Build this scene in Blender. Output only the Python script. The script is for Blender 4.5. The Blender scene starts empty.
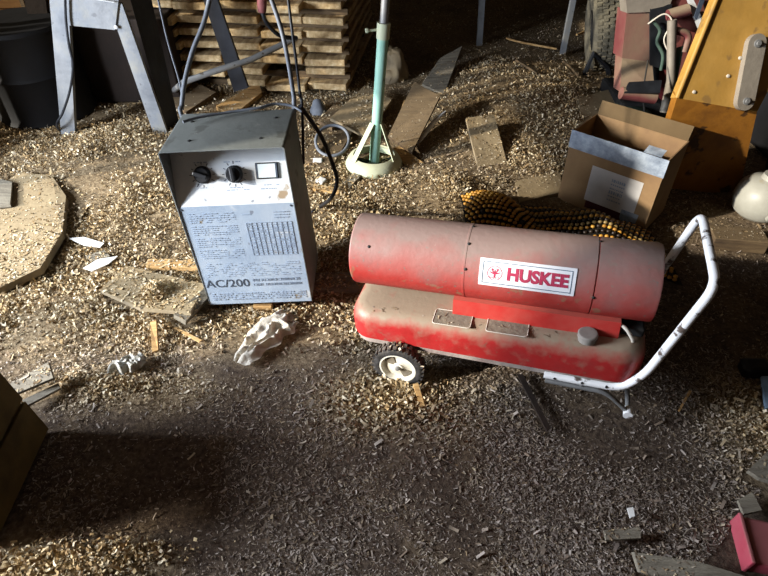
import bpy, bmesh, math, random
import numpy as np
from mathutils import Vector, Matrix, noise
R = math.radians
rnd = random.Random(7)
scene = bpy.context.scene
COL = scene.collection

# ------------------------------------------------------------------ camera
H = 1.4; F = 570.0; PITCH = R(41)
fw = Vector((0, math.cos(PITCH), -math.sin(PITCH))); upv = Vector((0, math.sin(PITCH), math.cos(PITCH)))
CAM = Vector((0, 0, H))
cam = bpy.data.cameras.new('camera'); cam.sensor_width = 36; cam.lens = 36 * F / 768; cam.clip_start = .02
co = bpy.data.objects.new('camera', cam); COL.objects.link(co)
co.location = CAM; co.rotation_euler = (R(90) - PITCH, 0, 0)
scene.camera = co
def ray(x, y): return fw + Vector((1, 0, 0)) * ((x - 384) / F) + upv * ((288 - y) / F)
def G(x, y, z=0.0):
    d = ray(x, y); return CAM + d * ((z - H) / d.z)
def Y(x, y, yy):
    d = ray(x, y); return CAM + d * (yy / d.y)

# ------------------------------------------------------------------ materials
def lin(h):
    if isinstance(h, str):
        v = [int(h[i:i + 2], 16) / 255 for i in (0, 2, 4)]
        return tuple(c / 12.92 if c < .04045 else ((c + .055) / 1.055) ** 2.4 for c in v) + (1,)
    return tuple(h) + (1,)
def mat(name, cols, scale=8, rough=.7, metal=0, bump=.2, bscale=40, stretch=(1, 1, 1), dust=None, spots=None, attr=None, spec=.3, detail=6):
    """noise-mixed paint or wood; dust = (colour, amount) settles on upward faces; spots = (colour, threshold, scale)"""
    m = bpy.data.materials.new(name); m.use_nodes = True
    nt = m.node_tree; N = nt.nodes; L = nt.links
    b = N['Principled BSDF']; b.inputs['Roughness'].default_value = rough; b.inputs['Metallic'].default_value = metal
    b.inputs['Specular IOR Level'].default_value = spec
    tc = N.new('ShaderNodeTexCoord'); mp = N.new('ShaderNodeMapping'); mp.inputs['Scale'].default_value = stretch
    L.new(tc.outputs['Object'], mp.inputs['Vector'])
    n1 = N.new('ShaderNodeTexNoise'); n1.inputs['Scale'].default_value = scale; n1.inputs['Detail'].default_value = detail
    n1.inputs['Roughness'].default_value = .65
    L.new(mp.outputs[0], n1.inputs['Vector'])
    if attr:
        at = N.new('ShaderNodeAttribute'); at.attribute_name = attr; out = at.outputs['Color']
    else:
        cr = N.new('ShaderNodeValToRGB'); L.new(n1.outputs['Fac'], cr.inputs['Fac'])
        e = cr.color_ramp.elements
        k = len(cols)
        for i, c in enumerate(cols):
            p = .32 + .36 * i / max(1, k - 1)
            if i < 2: el = e[i]; el.position = p
            else: el = e.new(p)
            el.color = lin(c)
        out = cr.outputs['Color']
    def mixin(fac, col, out):
        mx = N.new('ShaderNodeMix'); mx.data_type = 'RGBA'
        L.new(fac, mx.inputs['Factor']); L.new(out, mx.inputs['A']); mx.inputs['B'].default_value = lin(col)
        return mx.outputs['Result']
    def ramp(sock, a, bb, va=0, vb=1):
        r_ = N.new('ShaderNodeMapRange'); L.new(sock, r_.inputs['Value'])
        for k_, v_ in zip(('From Min', 'From Max', 'To Min', 'To Max'), (a, bb, va, vb)): r_.inputs[k_].default_value = v_
        return r_.outputs['Result']
    if spots:
        for sc, th, ss in (spots if isinstance(spots, list) else [spots]):
            n2 = N.new('ShaderNodeTexNoise'); n2.inputs['Scale'].default_value = ss; n2.inputs['Detail'].default_value = 5
            L.new(tc.outputs['Object'], n2.inputs['Vector'])
            out = mixin(ramp(n2.outputs['Fac'], th, th + .05), sc, out)
    if dust:
        g = N.new('ShaderNodeNewGeometry'); sp = N.new('ShaderNodeSeparateXYZ'); L.new(g.outputs['Normal'], sp.inputs[0])
        n3 = N.new('ShaderNodeTexNoise'); n3.inputs['Scale'].default_value = dust[2] if len(dust) > 2 else 14; n3.inputs['Detail'].default_value = 8
        L.new(tc.outputs['Object'], n3.inputs['Vector'])
        ad = N.new('ShaderNodeMath'); ad.operation = 'MULTIPLY_ADD'
        L.new(n3.outputs['Fac'], ad.inputs[0]); ad.inputs[1].default_value = 1.3
        L.new(sp.outputs['Z'], ad.inputs[2])
        lo_ = dust[3] if len(dust) > 3 else .45
        out = mixin(ramp(ad.outputs[0], lo_, 1.55, 0, dust[1]), dust[0], out)
    L.new(out, b.inputs['Base Color'])
    if bump:
        nb = N.new('ShaderNodeTexNoise'); nb.inputs['Scale'].default_value = bscale; nb.inputs['Detail'].default_value = 6
        L.new(mp.outputs[0], nb.inputs['Vector'])
        bp = N.new('ShaderNodeBump'); bp.inputs['Strength'].default_value = bump; bp.inputs['Distance'].default_value = .01
        L.new(nb.outputs['Fac'], bp.inputs['Height']); L.new(bp.outputs[0], b.inputs['Normal'])
    return m
DUST = 'a29078'
m_wood = mat('raw_wood', ['8a6a46', 'b8935f', 'c9a878'], 6, .85, stretch=(1, 9, 9), bump=.25)
m_wood_old = mat('weathered_wood', ['3f3226', '574633', '6a5840'], 6, .9, stretch=(1, 9, 9), bump=.3, dust=('7d6b50', .45))
m_ply = mat('dusty_plywood', ['6d6250', '857761', '978a70'], 9, .9, bump=.25, dust=('8f7b5a', .6, 22))
m_grey_wood = mat('grey_wood', ['5d564b', '7b7365', '8d8574'], 7, .9, stretch=(1, 8, 8), bump=.3)
m_stack = mat('sawn_lumber', ['8d7350', 'b59a70', 'd2bd96'], 5, .9, stretch=(7, 1, 7), bump=.4, spots=('6b5238', .62, 9))
m_barrel = mat('faded_red_paint', ['97332e', 'a5342e', '922824'], 5, .5, .0, .12, 60, dust=('88766f', .95, 10, .40), spots=[('8c5a44', .61, 22), ('c49a90', .72, 26), ('75594f', .65, 75)])
m_red = mat('red_paint', ['8c201d', '9f2625', '94302e'], 6, .45, 0, .1, 60, dust=('8a7c69', .97, 26, .72), spots=('8a4238', .64, 30))
m_red_edge = mat('red_shroud', ['a4211e', 'b02825'], 6, .45, 0, .06, 60, dust=('a08d78', .25, 26))
m_flange = mat('dusty_tank_seam', ['8d8078', '9c9088', '7c6a66'], 12, .8, 0, .2)
m_white_tube = mat('chipped_white_paint', ['e4e3e2', 'eeedec'], 10, .4, 0, .08, spots=('5d5048', .585, 26))
m_rubber = mat('black_rubber', ['15161a', '24262b', '33343a'], 30, .75, 0, .4, 90, dust=('8a7d6a', .35))
m_hub = mat('cream_hub', ['cfc9ba', 'dad6ca'], 12, .5, 0, .05, spots=('94866c', .68, 40))
m_plate = mat('white_plate', ['d4d3d6', 'dfdee0'], 10, .45, 0, 0, spots=('b5a79d', .7, 25))
m_navy = mat('navy_ink', ['2c4a60', '35566c'], 10, .6, 0, 0)
m_ink_red = mat('maroon_ink', ['a02c4a', 'ad3852'], 30, .6, 0, 0)
m_ink_black = mat('dark_ink', ['333b48', '4a5361'], 40, .6, 0, 0)
m_ink_grey = mat('faded_ink', ['7f8da1', '8e9bad'], 60, .6, 0, 0)
m_cap = mat('dusty_cap', ['77706a', '8a847c'], 20, .8, 0, .15)
m_gauge = mat('dusty_recess', ['5d574e', '766d5f', '857b69'], 16, .85, 0, .3, 60)
m_tin = mat('thin_pale_edge', ['b9b0a2', 'cbc3b6'], 20, .5, 0, 0)
m_hood = mat('scuffed_grey_enamel', ['656b6d', '737979', '818583'], 9, .6, .1, .12, 40, dust=('7f8078', .5, 30), spots=[('474a4a', .60, 14), ('8d8f8b', .68, 30)])
m_panel_low = mat('blue_grey_panel', ['8fa0b6', 'a2b1c3', 'b0bcca'], 7, .5, .1, .05, 40, spots=[('8f8573', .65, 12), ('c2c8ce', .63, 9), ('7d8593', .68, 34)])
m_panel_up = mat('pale_control_panel', ['b9bfc6', 'c9cdd0', 'd3d5d5'], 8, .5, .1, .05, 40, spots=[('97846c', .64, 11), ('8c9097', .66, 30)])
m_black = mat('black_plastic', ['16171a', '25272b'], 15, .45, 0, .05)
m_dark = mat('dark_metal', ['1a1a1c', '2a2a2a', '3a352e'], 9, .7, .3, .2)
m_window = mat('pale_meter_face', ['b9c4c8', 'cdd5d6'], 15, .25, 0, 0)
m_saw = mat('galvanised_grey', ['6f7277', '83868a', '929089'], 7, .55, .25, .12, 40, spots=('6a6c70', .66, 30))
m_saw_dark = mat('shaded_grey_steel', ['2a2b2f', '3a3b40'], 7, .6, .4, .12)  # darker copy of the sawhorse grey, with shade put into its colour
m_mint = mat('mint_paint', ['86b3a4', '95c2b2', '9fc8b8'], 9, .45, 0, .08, 40, spots=('6b8478', .7, 30))
m_cream = mat('cream_green_paint', ['b3bda2', 'c4cbb0'], 9, .5, 0, .1, 40, dust=('a79a7a', .5))
m_cable = mat('grey_cable', ['5c6067', '74787f'], 30, .55, 0, .1)
m_cable_black = mat('black_cable', ['141519', '24262b'], 30, .5, 0, .1)
m_pipe = mat('dull_grey_pipe', ['7d7d7e', '92918e'], 14, .5, .4, .1, spots=('5d5348', .64, 30))
m_tape = mat('shiny_clear_tape', ['6f7a8a', '95a0b0', 'b4bfcc'], 18, .2, 0, .5, 22, spec=.8)
m_card = mat('cardboard', ['7f6449', '8b6f4f', '967a58'], 6, .85, 0, .1, 30, spots=('7c5f43', .66, 7))
m_card_in = mat('cardboard_inside', ['57462f', '645239'], 6, .9, 0, .1)
m_label = mat('paper_label', ['b9b6b6', 'cac7c5'], 12, .6, 0, .05)
m_maroon = mat('maroon_print', ['3a1820', '4a2028'], 12, .6, 0, 0)
m_yel = mat('yellow_machine_paint', ['9a7230', 'ab8038', 'b88c44'], 5, .5, 0, .08, 40, spots=[('8a6838', .64, 12)], dust=('a58c5c', .3))
m_yel_shaded = mat('shaded_yellow_paint', ['7a4c18', '93601f', '6a4218'], 5, .6, 0, .1, 40, spots=('4a3018', .6, 12))  # browner copy of the loader yellow, with the turned plate's shade in its colour
m_link = mat('dusty_steel_link', ['80776c', '938a7d'], 9, .6, .2, .15)
m_tire = mat('dusty_tire', ['4d4a42', '5f5a4e', '746d5e'], 14, .9, 0, .5, 60, dust=('968b70', .6))
m_mach = mat('dusty_red_machine', ['643334', '6f3a3a', '5a2c2c'], 4, .6, 0, .12, dust=('94846c', .85, 8))
m_mach_red = mat('red_machine_paint', ['5f2224', '6c2826'], 5, .5, 0, .1, dust=('8a7464', .6, 10, .5))
m_green = mat('dull_green_rubber', ['3b4b42', '4c6054'], 10, .6, 0, .1)
m_decal = mat('white_decal', ['d4d4d2', 'c6c6c4'], 20, .5, 0, 0)
m_jug = mat('milky_plastic', ['96948a', 'aaa89d'], 8, .4, 0, .05, spots=('9a927f', .62, 12))
m_blackbag = mat('black_drum_paint', ['0d0d0f', '17171a'], 6, .6, 0, .3, 12)
m_crate = mat('brown_cardboard_dark', ['4a3c1a', '57471f', '423514'], 6, .85, 0, .1)
m_rag = mat('dirty_white_cloth', ['d6cdbd', 'e6dfd2', 'c6b9a4'], 14, .95, 0, .3, 60)
m_paper = mat('grey_crumpled_paper', ['b9b6ae', 'c9c6bd', '9a958b'], 16, .9, 0, .25, 60)
m_foam = mat('white_foam_scrap', ['d2d0ca', 'e0deda'], 14, .8, 0, .1)
m_redplastic = mat('faded_red_plastic', ['a03a48', 'b0485a'], 9, .5, 0, .1, dust=('8f6a62', .6))
m_blue = mat('pale_blue_plastic', ['6d8297', '7f93a6'], 9, .5, 0, .1)
m_pink = mat('faded_red_grip', ['6d3c3e', '84504f'], 20, .6, 0, .1)
m_brown = mat('brown_board_dark', ['1f1712', '2a1f18'], 6, .8, 0, .2)
m_orange = mat('orange_boards', ['8a5d30', 'a8763f'], 6, .8, stretch=(1, 6, 6))
m_chip = mat('wood_chips', [], attr='tint', rough=.85, bump=0, spec=.15)
m_bead = mat('wooden_beads', [], attr='tint', rough=.4, bump=0, spec=.4)
m_net = mat('black_backing', ['17140f', '26201a'], 20, .9, 0, .2)
m_plank = mat('barn_plank', ['4a3d30', '5f4f3e', '3d3226'], 5, .9, 0, .3, stretch=(8, 8, 1))

# ------------------------------------------------------------------ mesh helpers
def setp(o, label=None, cat=None, group=None, kind=None):
    for k, v in (('label', label), ('category', cat), ('group', group), ('kind', kind)):
        if v: o[k] = v
    return o
def obj(name, bm, m, parent=None, loc=None, rot=None, smooth=None, label=None, cat=None, group=None, kind=None):
    bmesh.ops.recalc_face_normals(bm, faces=bm.faces)
    me = bpy.data.meshes.new(name); bm.to_mesh(me); bm.free()
    me.materials.append(m)
    if smooth:
        me.polygons.foreach_set('use_smooth', [True] * len(me.polygons)); me.set_sharp_from_angle(angle=R(smooth))
    o = bpy.data.objects.new(name, me); COL.objects.link(o)
    if parent: o.parent = parent
    if loc is not None: o.location = loc
    if rot is not None: o.rotation_euler = rot
    return setp(o, label, cat, group, kind)
def thing(name, label, cat, loc=(0, 0, 0), rot=(0, 0, 0), group=None):
    o = bpy.data.objects.new(name, None); o.empty_display_size = .05; COL.objects.link(o)
    o.location = loc; o.rotation_euler = rot
    return setp(o, label, cat, group)
def box(bm, lo, hi, bev=0, M=None, seg=2):
    lo, hi = Vector(lo), Vector(hi)
    g = bmesh.ops.create_cube(bm, size=1)['verts']
    bmesh.ops.scale(bm, vec=hi - lo, verts=g); bmesh.ops.translate(bm, vec=(lo + hi) / 2, verts=g)
    if bev:
        e = {e for v in g for e in v.link_edges}
        r = bmesh.ops.bevel(bm, geom=list(e), offset=bev, segments=seg, profile=.5, affect='EDGES')
        g = list({v for f in r['faces'] for v in f.verts} | {v for v in g if v.is_valid})
    if M: bmesh.ops.transform(bm, matrix=M, verts=g)
    return g
def B(*a, **k):
    bm = bmesh.new(); box(bm, *a, **k); return bm
def tube(bm, pts, r, n=8, closed=False):
    pts = [Vector(p) for p in pts]; k = len(pts); rings = []
    rr = r if isinstance(r, (list, tuple)) else [r] * k
    nrm = None
    for i, p in enumerate(pts):
        a = pts[i - 1] if (i or closed) else p; b = pts[(i + 1) % k] if (i < k - 1 or closed) else p
        t = (b - a).normalized()
        if nrm is None: nrm = t.orthogonal().normalized()
        nrm = (nrm - t * nrm.dot(t)).normalized(); bn = t.cross(nrm)
        rings.append([bm.verts.new(p + (nrm * math.cos(2 * math.pi * j / n) + bn * math.sin(2 * math.pi * j / n)) * rr[i]) for j in range(n)])
    for i in range(k if closed else k - 1):
        A, C_ = rings[i], rings[(i + 1) % k]
        for j in range(n): bm.faces.new((A[j], A[(j + 1) % n], C_[(j + 1) % n], C_[j]))
    if not closed: bm.faces.new(rings[0][::-1]); bm.faces.new(rings[-1])
    return bm
def T(pts, r, n=8, closed=False): return tube(bmesh.new(), pts, r, n, closed)
def smooth(pts, n=6):
    pts = [Vector(p) for p in pts]; out = []
    for i in range(len(pts) - 1):
        p0 = pts[max(i - 1, 0)]; p1 = pts[i]; p2 = pts[i + 1]; p3 = pts[min(i + 2, len(pts) - 1)]
        for j in range(n):
            t = j / n
            out.append(.5 * ((2 * p1) + (p2 - p0) * t + (2 * p0 - 5 * p1 + 4 * p2 - p3) * t * t + (3 * p1 - p0 - 3 * p2 + p3) * t ** 3))
    return out + [pts[-1]]
def fillet(pts, rad, n=5):
    pts = [Vector(p) for p in pts]; out = [pts[0]]
    for i in range(1, len(pts) - 1):
        a = (pts[i - 1] - pts[i]); b = (pts[i + 1] - pts[i]); d = min(rad, a.length * .45, b.length * .45)
        p, q = pts[i] + a.normalized() * d, pts[i] + b.normalized() * d
        for j in range(n + 1):
            t = j / n; out.append(p * (1 - t) ** 2 + pts[i] * 2 * t * (1 - t) + q * t * t)
    return out + [pts[-1]]
def prism(outline, z0, z1, bm=None, M=None):
    bm = bm or bmesh.new()
    a = [bm.verts.new((x, y, z0)) for x, y in outline]; b = [bm.verts.new((x, y, z1)) for x, y in outline]
    n = len(a); bm.faces.new(a[::-1]); bm.faces.new(b)
    for i in range(n): bm.faces.new((a[i], a[(i + 1) % n], b[(i + 1) % n], b[i]))
    if M: bmesh.ops.transform(bm, matrix=M, verts=a + b)
    return bm
def lathe(prof, n=32, bm=None, M=None, closed=False):
    bm = bm or bmesh.new(); rings = []
    for r, z in prof: rings.append([bm.verts.new((r * math.cos(2 * math.pi * j / n), r * math.sin(2 * math.pi * j / n), z)) for j in range(n)])
    k = len(rings)
    for i in range(k if closed else k - 1):
        A, C_ = rings[i], rings[(i + 1) % k]
        for j in range(n): bm.faces.new((A[j], A[(j + 1) % n], C_[(j + 1) % n], C_[j]))
    if not closed:
        if prof[0][0] > 1e-6: bm.faces.new(rings[0][::-1])
        if prof[-1][0] > 1e-6: bm.faces.new(rings[-1])
    if M: bmesh.ops.transform(bm, matrix=M, verts=[v for r in rings for v in r])
    return bm
def slab(corners, th, n=None):
    """a board or sheet from corner points of its upper face, thickness th below it"""
    c = [Vector(p) for p in corners]
    nn = n or (c[1] - c[0]).cross(c[2] - c[0]).normalized()
    if nn.z < 0 and not n: nn = -nn
    bm = bmesh.new(); a = [bm.verts.new(p) for p in c]; b = [bm.verts.new(p - nn * th) for p in c]; k = len(c)
    bm.faces.new(a); bm.faces.new(b[::-1])
    for i in range(k): bm.faces.new((a[i], b[i], b[(i + 1) % k], a[(i + 1) % k]))
    return bm
def recenter(o):
    me = o.data; c = Vector(); n = len(me.vertices)
    for v in me.vertices: c += v.co
    c /= n; zmin = min(v.co.z for v in me.vertices); c.z = zmin
    for v in me.vertices: v.co -= c
    o.location = Vector(o.location) + c
    return o
def text_bm(body, size, bold=0, ext=.0004):
    cu = bpy.data.curves.new('lettering', 'FONT'); cu.body = body; cu.size = size; cu.offset = bold; cu.extrude = ext
    cu.align_x = 'CENTER'; cu.align_y = 'CENTER'; cu.resolution_u = 3
    o = bpy.data.objects.new('lettering', cu); COL.objects.link(o)
    dg = bpy.context.evaluated_depsgraph_get(); me = bpy.data.meshes.new_from_object(o.evaluated_get(dg))
    bm = bmesh.new(); bm.from_mesh(me)
    bpy.data.objects.remove(o); bpy.data.curves.remove(cu); bpy.data.meshes.remove(me)
    return bm
def lumpy(bm, amp, sc, seed=0):
    for v in bm.verts: v.co += noise.noise_vector(v.co * sc + Vector((seed * 7.3, seed * 3.1, seed))) * amp
    return bm

# ------------------------------------------------------------------ the ground: trampled earth floor deep in wood shavings
def sst(a, b, x):
    t = min(1, max(0, (x - a) / (b - a))); return t * t * (3 - 2 * t)
def blob(x, y, cx, cy, rx, ry): return math.exp(-(((x - cx) / rx) ** 2 + ((y - cy) / ry) ** 2))
def fresh_and_lit(x, y):
    n = noise.noise(Vector((x * 2.2, y * 2.2, 3.3))) * .35 + noise.noise(Vector((x * 6, y * 6, 8))) * .2
    f = max(sst(1.12, 1.5, y + .25 * max(0, x) ) * sst(.35, -.1, x),
            blob(x, y, .02, 1.1, .2, .13) * 1.2, blob(x, y, .25, 2.3, .55, .3), blob(x, y, .75, 3.1, .75, 1.0) * 1.3,
            blob(x, y, 1.15, 1.0, .18, .2), blob(x, y, -.78, .60, .3, .07) * 1.1, blob(x, y, -.85, 1.14, .3, .09), blob(x, y, -.1, 2.1, .35, .35), sst(1.6, 2.2, y) * .55)  # narrow blob at lower left: paler ground and chips added to brighten sunlit strip
    return min(1, max(0, f + n * .8))
def gz(x, y):
    z = noise.noise(Vector((x * 1.6, y * 1.6, 0))) * .012 + noise.noise(Vector((x * 5, y * 5, 4))) * .008
    z += blob(x, y, .85, 3.3, .55, .7) * .10 + blob(x, y, -1.3, 2.45, .5, .4) * .05 + blob(x, y, .3, 2.35, .4, .22) * .03
    z += blob(x, y, -.12, 1.95, .14, .2) * .03
    f = fresh_and_lit(x, y); z += f * .012 - .012 + f * (noise.noise(Vector((x * 11, y * 11, 2))) * .011 + noise.noise(Vector((x * 24, y * 24, 7))) * .005)
    flat = max(blob(x, y, .4, 1.25, .45, .2), blob(x, y, -.43, 1.6, .25, .2))
    return z * (1 - min(1, flat) * .8)
xs = []; x = -4.2
while x < 4.6: xs.append(x); x += .03 if abs(x) < 1.9 else .08
ys = []; y = -1.2
while y < 7.2: ys.append(y); y += .08 if (y < .3 or y > 4.2) else .03
bm = bmesh.new(); lay = bm.verts.layers.float_color.new('fresh_and_lit')
grid = []
for yy in ys:
    row = []
    for xx in xs:
        v = bm.verts.new((xx, yy, gz(xx, yy) + noise.noise(Vector((xx * 22, yy * 22, 1))) * .004 * (.4 + fresh_and_lit(xx, yy))))
        f = fresh_and_lit(xx, yy); v[lay] = (f, f, f, 1); row.append(v)
    grid.append(row)
for i in range(len(ys) - 1):
    for j in range(len(xs) - 1): bm.faces.new((grid[i][j], grid[i][j + 1], grid[i + 1][j + 1], grid[i + 1][j]))
def ground_mat():
    m = bpy.data.materials.new('earth_and_sawdust'); m.use_nodes = True; nt = m.node_tree; N = nt.nodes; L = nt.links
    b = N['Principled BSDF']; b.inputs['Roughness'].default_value = .95; b.inputs['Specular IOR Level'].default_value = .1
    tc = N.new('ShaderNodeTexCoord')
    def nz(s, d=8):
        n = N.new('ShaderNodeTexNoise'); n.inputs['Scale'].default_value = s; n.inputs['Detail'].default_value = d; n.inputs['Roughness'].default_value = .7
        L.new(tc.outputs['Object'], n.inputs['Vector']); return n.outputs['Fac']
    def cramp(f, cols):
        c = N.new('ShaderNodeValToRGB'); L.new(f, c.inputs['Fac']); e = c.color_ramp.elements
        for i, (p, h) in enumerate(cols):
            el = e[i] if i < 2 else e.new(p)
            el.position = p; el.color = lin(h)
        return c.outputs['Color']
    fine = nz(70); dirt = cramp(fine, [(.35, '382e27'), (.52, '50443a'), (.68, '6a5b4d')])
    saw = cramp(fine, [(.32, '5c4d3c'), (.5, '7f6d54'), (.68, 'a18f72')])
    at = N.new('ShaderNodeAttribute'); at.attribute_name = 'fresh_and_lit'
    ad = N.new('ShaderNodeMath'); ad.operation = 'ADD'; L.new(at.outputs['Fac'], ad.inputs[0]); L.new(nz(9), ad.inputs[1])
    mr = N.new('ShaderNodeMapRange'); L.new(ad.outputs[0], mr.inputs['Value']); mr.inputs['From Min'].default_value = .55; mr.inputs['From Max'].default_value = 1.2
    mx = N.new('ShaderNodeMix'); mx.data_type = 'RGBA'; L.new(mr.outputs[0], mx.inputs['Factor']); L.new(dirt, mx.inputs['A']); L.new(saw, mx.inputs['B'])
    L.new(mx.outputs['Result'], b.inputs['Base Color'])
    bp = N.new('ShaderNodeBump'); bp.inputs['Strength'].default_value = .6; bp.inputs['Distance'].default_value = .012
    L.new(nz(55), bp.inputs['Height']); L.new(bp.outputs[0], b.inputs['Normal'])
    return m
obj('floor', bm, ground_mat(), smooth=180, kind='structure')

# ------------------------------------------------------------------ barn shell outside the frame
def boards(name, segs, m):
    bm = bmesh.new()
    for lo, hi in segs: box(bm, lo, hi)
    return obj(name, bm, m, kind='structure')
segs = []
y = -1.2
while y < .3: segs.append(((-2.25, y, -.05), (-2.2, y + .148, .3))); y += .15
segs.append(((-2.25, .96, -.05), (-2.2, 1.045, .60))); segs.append(((-2.25, 1.05, -.05), (-2.2, 1.135, .60)))  # unseen boards added to shade a patch of the left floor
segs.append(((-2.25, .86, 1.22), (-2.2, 2.1, 1.56)))  # unseen beam added to shade the cardboard box
y = 2.06
while y < 3.0: segs.append(((-2.3, y, -.05), (-2.25, y + .062, 2.6))); y += .115  # unseen gapped boards added to thin the sun on the far floor
y = 3.0
while y < 7: segs.append(((-3.65, y, -.05), (-3.6, y + .195, 2.6))); y += .2
boards('wall_left_and_sun_screens', segs, m_plank)
boards('wall_far', [((x0, 7.0, -.05), (x0 + .195, 7.05, 2.6)) for x0 in np.arange(-4.2, 4.5, .2)], m_plank)
boards('wall_right', [((4.45, y0, -.05), (4.5, y0 + .195, 2.6)) for y0 in np.arange(-1.2, 7, .2)], m_plank)
boards('wall_back', [((x0, -1.2, -.05), (x0 + .195, -1.15, 2.6)) for x0 in np.arange(-2.2, 4.5, .2)], m_plank)
boards('ceiling', [((-2.6, y0, 2.6), (4.6, y0 + .198, 2.64)) for y0 in np.arange(-1.3, 7.1, .2)], m_plank)

# ------------------------------------------------------------------ the kerosene heater
Lp = Vector((-.067, 1.395, .352)); Rp = Vector((.7225, 1.158, .413))
ex = (Rp - Lp).normalized(); ey = Vector((0, 0, 1)).cross(ex).normalized(); ez = ex.cross(ey)
Mid = (Lp + Rp) / 2
heater = thing('kerosene_heater', 'red torpedo-shaped kerosene heater on wheels with a white tube handle', 'heater')
heater.matrix_world = Matrix(((ex.x, ey.x, ez.x, Mid.x), (ex.y, ey.y, ez.y, Mid.y), (ex.z, ey.z, ez.z, 0), (0, 0, 0, 1)))
RB = .107; ZB = .381
MX = Matrix.Translation((0, 0, ZB)) @ Matrix.Rotation(R(90), 4, 'Y')
prof = [(RB - .008, -.387), (RB - .002, -.389), (RB, -.385), (RB, -.38), (RB, -.2), (RB, -.060), (RB, -.058), (RB + .0008, -.0575), (RB + .0008, -.0525), (RB, -.052), (RB, -.05), (RB, .1), (RB, .282), (RB, .284), (RB - .004, .2845), (RB - .004, .2875), (RB, .288), (RB, .290), (RB, .36),
        (RB, .438), (RB - .002, .443), (RB - .006, .442), (RB - .006, -.38)]
barrel = obj('barrel', lathe(prof, 64, M=MX, closed=True), m_barrel, heater, smooth=25)
obj('combustion_chamber', lathe([(.0, -.2), (.06, -.2), (.082, -.1), (.082, .38), (.078, .38), (.07, .2), (0, .2)], 32, M=MX), m_dark, heater, smooth=40)
bm = bmesh.new()
for rr in (.025, .05, .075, .098):
    tube(bm, [MX @ Vector((rr * math.cos(a), rr * math.sin(a), -.37)) for a in np.linspace(0, 2 * math.pi, 33)[:-1]], .0016, 5, True)
for a in (0, 60, 120): tube(bm, [MX @ Vector((.1 * s * math.cos(R(a)), .1 * s * math.sin(R(a)), -.37)) for s in (-1, 1)], .0018, 5)
obj('intake_guard', bm, m_dark, heater)
for lx, an in ((-.05, 100), (-.05, 62), (-.05, 24), (-.33, 40), (.287, 95), (.287, 5)):
    bm = lathe([(.0045, 0), (.0045, .001), (.003, .0025), (0, .003)], 10, None, Matrix.Translation((lx, -RB * math.cos(R(an)), ZB + RB * math.sin(R(an)))) @ Matrix.Rotation(R(90 - an), 4, 'X'))
    obj('screw', bm, m_dark, barrel, smooth=40)
# badge wrapped on the barrel: u along the barrel, v up the curve
AN0 = 23.5; UC = .1125
def wrap(bm, dr):
    for k in range(-9, 10):
        bmesh.ops.bisect_plane(bm, geom=bm.verts[:] + bm.edges[:] + bm.faces[:], plane_co=(0, k * .0045, 0), plane_no=(0, 1, 0))
    for v in bm.verts:
        r_ = RB + dr + v.co.z; a = R(AN0) + v.co.y / RB
        v.co = Vector((UC + v.co.x, -r_ * math.cos(a), ZB + r_ * math.sin(a)))
    return bm
def rr(w, h, z0, z1): return B((-w / 2, -h / 2, z0), (w / 2, h / 2, z1))
badge = obj('nameplate', wrap(rr(.25, .076, 0, .001), .0008), m_plate, heater)
bm = bmesh.new()
for lo, hi in (((-.116, .0285, 0), (.116, .0303, .0005)), ((-.116, -.0303, 0), (.116, -.0285, .0005)), ((-.116, -.0303, 0), (-.1142, .0303, .0005)), ((.1142, -.0303, 0), (.116, .0303, .0005))):
    box(bm, lo, hi)
obj('badge_border', wrap(bm, .0019), m_navy, badge)
bm = text_bm('HUSKEE', .046, .0021)
w = max(v.co.x for v in bm.verts) - min(v.co.x for v in bm.verts)
bmesh.ops.scale(bm, vec=(.158 / w, 1, 1), verts=bm.verts); bmesh.ops.translate(bm, vec=(.028, 0, .0004), verts=bm.verts)
obj('lettering', wrap(bm, .0019), m_ink_red, badge)
bm = bmesh.new()
def ring2(bm, cx, cy, r0, r1, n=24):
    a = [bm.verts.new((cx + r0 * math.cos(2 * math.pi * i / n), cy + r0 * math.sin(2 * math.pi * i / n), .0004)) for i in range(n)]
    b = [bm.verts.new((cx + r1 * math.cos(2 * math.pi * i / n), cy + r1 * math.sin(2 * math.pi * i / n), .0004)) for i in range(n)]
    for i in range(n): bm.faces.new((a[i], a[(i + 1) % n], b[(i + 1) % n], b[i]))
ring2(bm, -.083, 0, .0185, .020)
def bar2(bm, p, q, w_):
    p, q = Vector((*p, .0004)), Vector((*q, .0004)); d = (q - p).normalized(); nn = Vector((-d.y, d.x, 0)) * w_ / 2
    bm.faces.new([bm.verts.new(v) for v in (p - nn, q - nn, q + nn, p + nn)])
for s in (-1, 1):
    bar2(bm, (-.083, -.004), (-.083 + s * .009, .012), .0035)
    bar2(bm, (-.083 + s * .002, -.002), (-.083 + s * .013, .003), .0028)
    bar2(bm, (-.083 + s * .009, .012), (-.083 + s * .003, .010), .002)
bar2(bm, (-.083, -.004), (-.083, .009), .003); bar2(bm, (-.083, -.012), (-.083, -.004), .005)
for k in range(7): bar2(bm, (-.098 + k * .0042, -.011 - .003 * (1 - abs(k - 3) / 3)), (-.096 + k * .0042, -.011 - .003 * (1 - abs(k - 3) / 3)), .003)
obj('emblem', wrap(bm, .0021), m_ink_red, badge)
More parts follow.
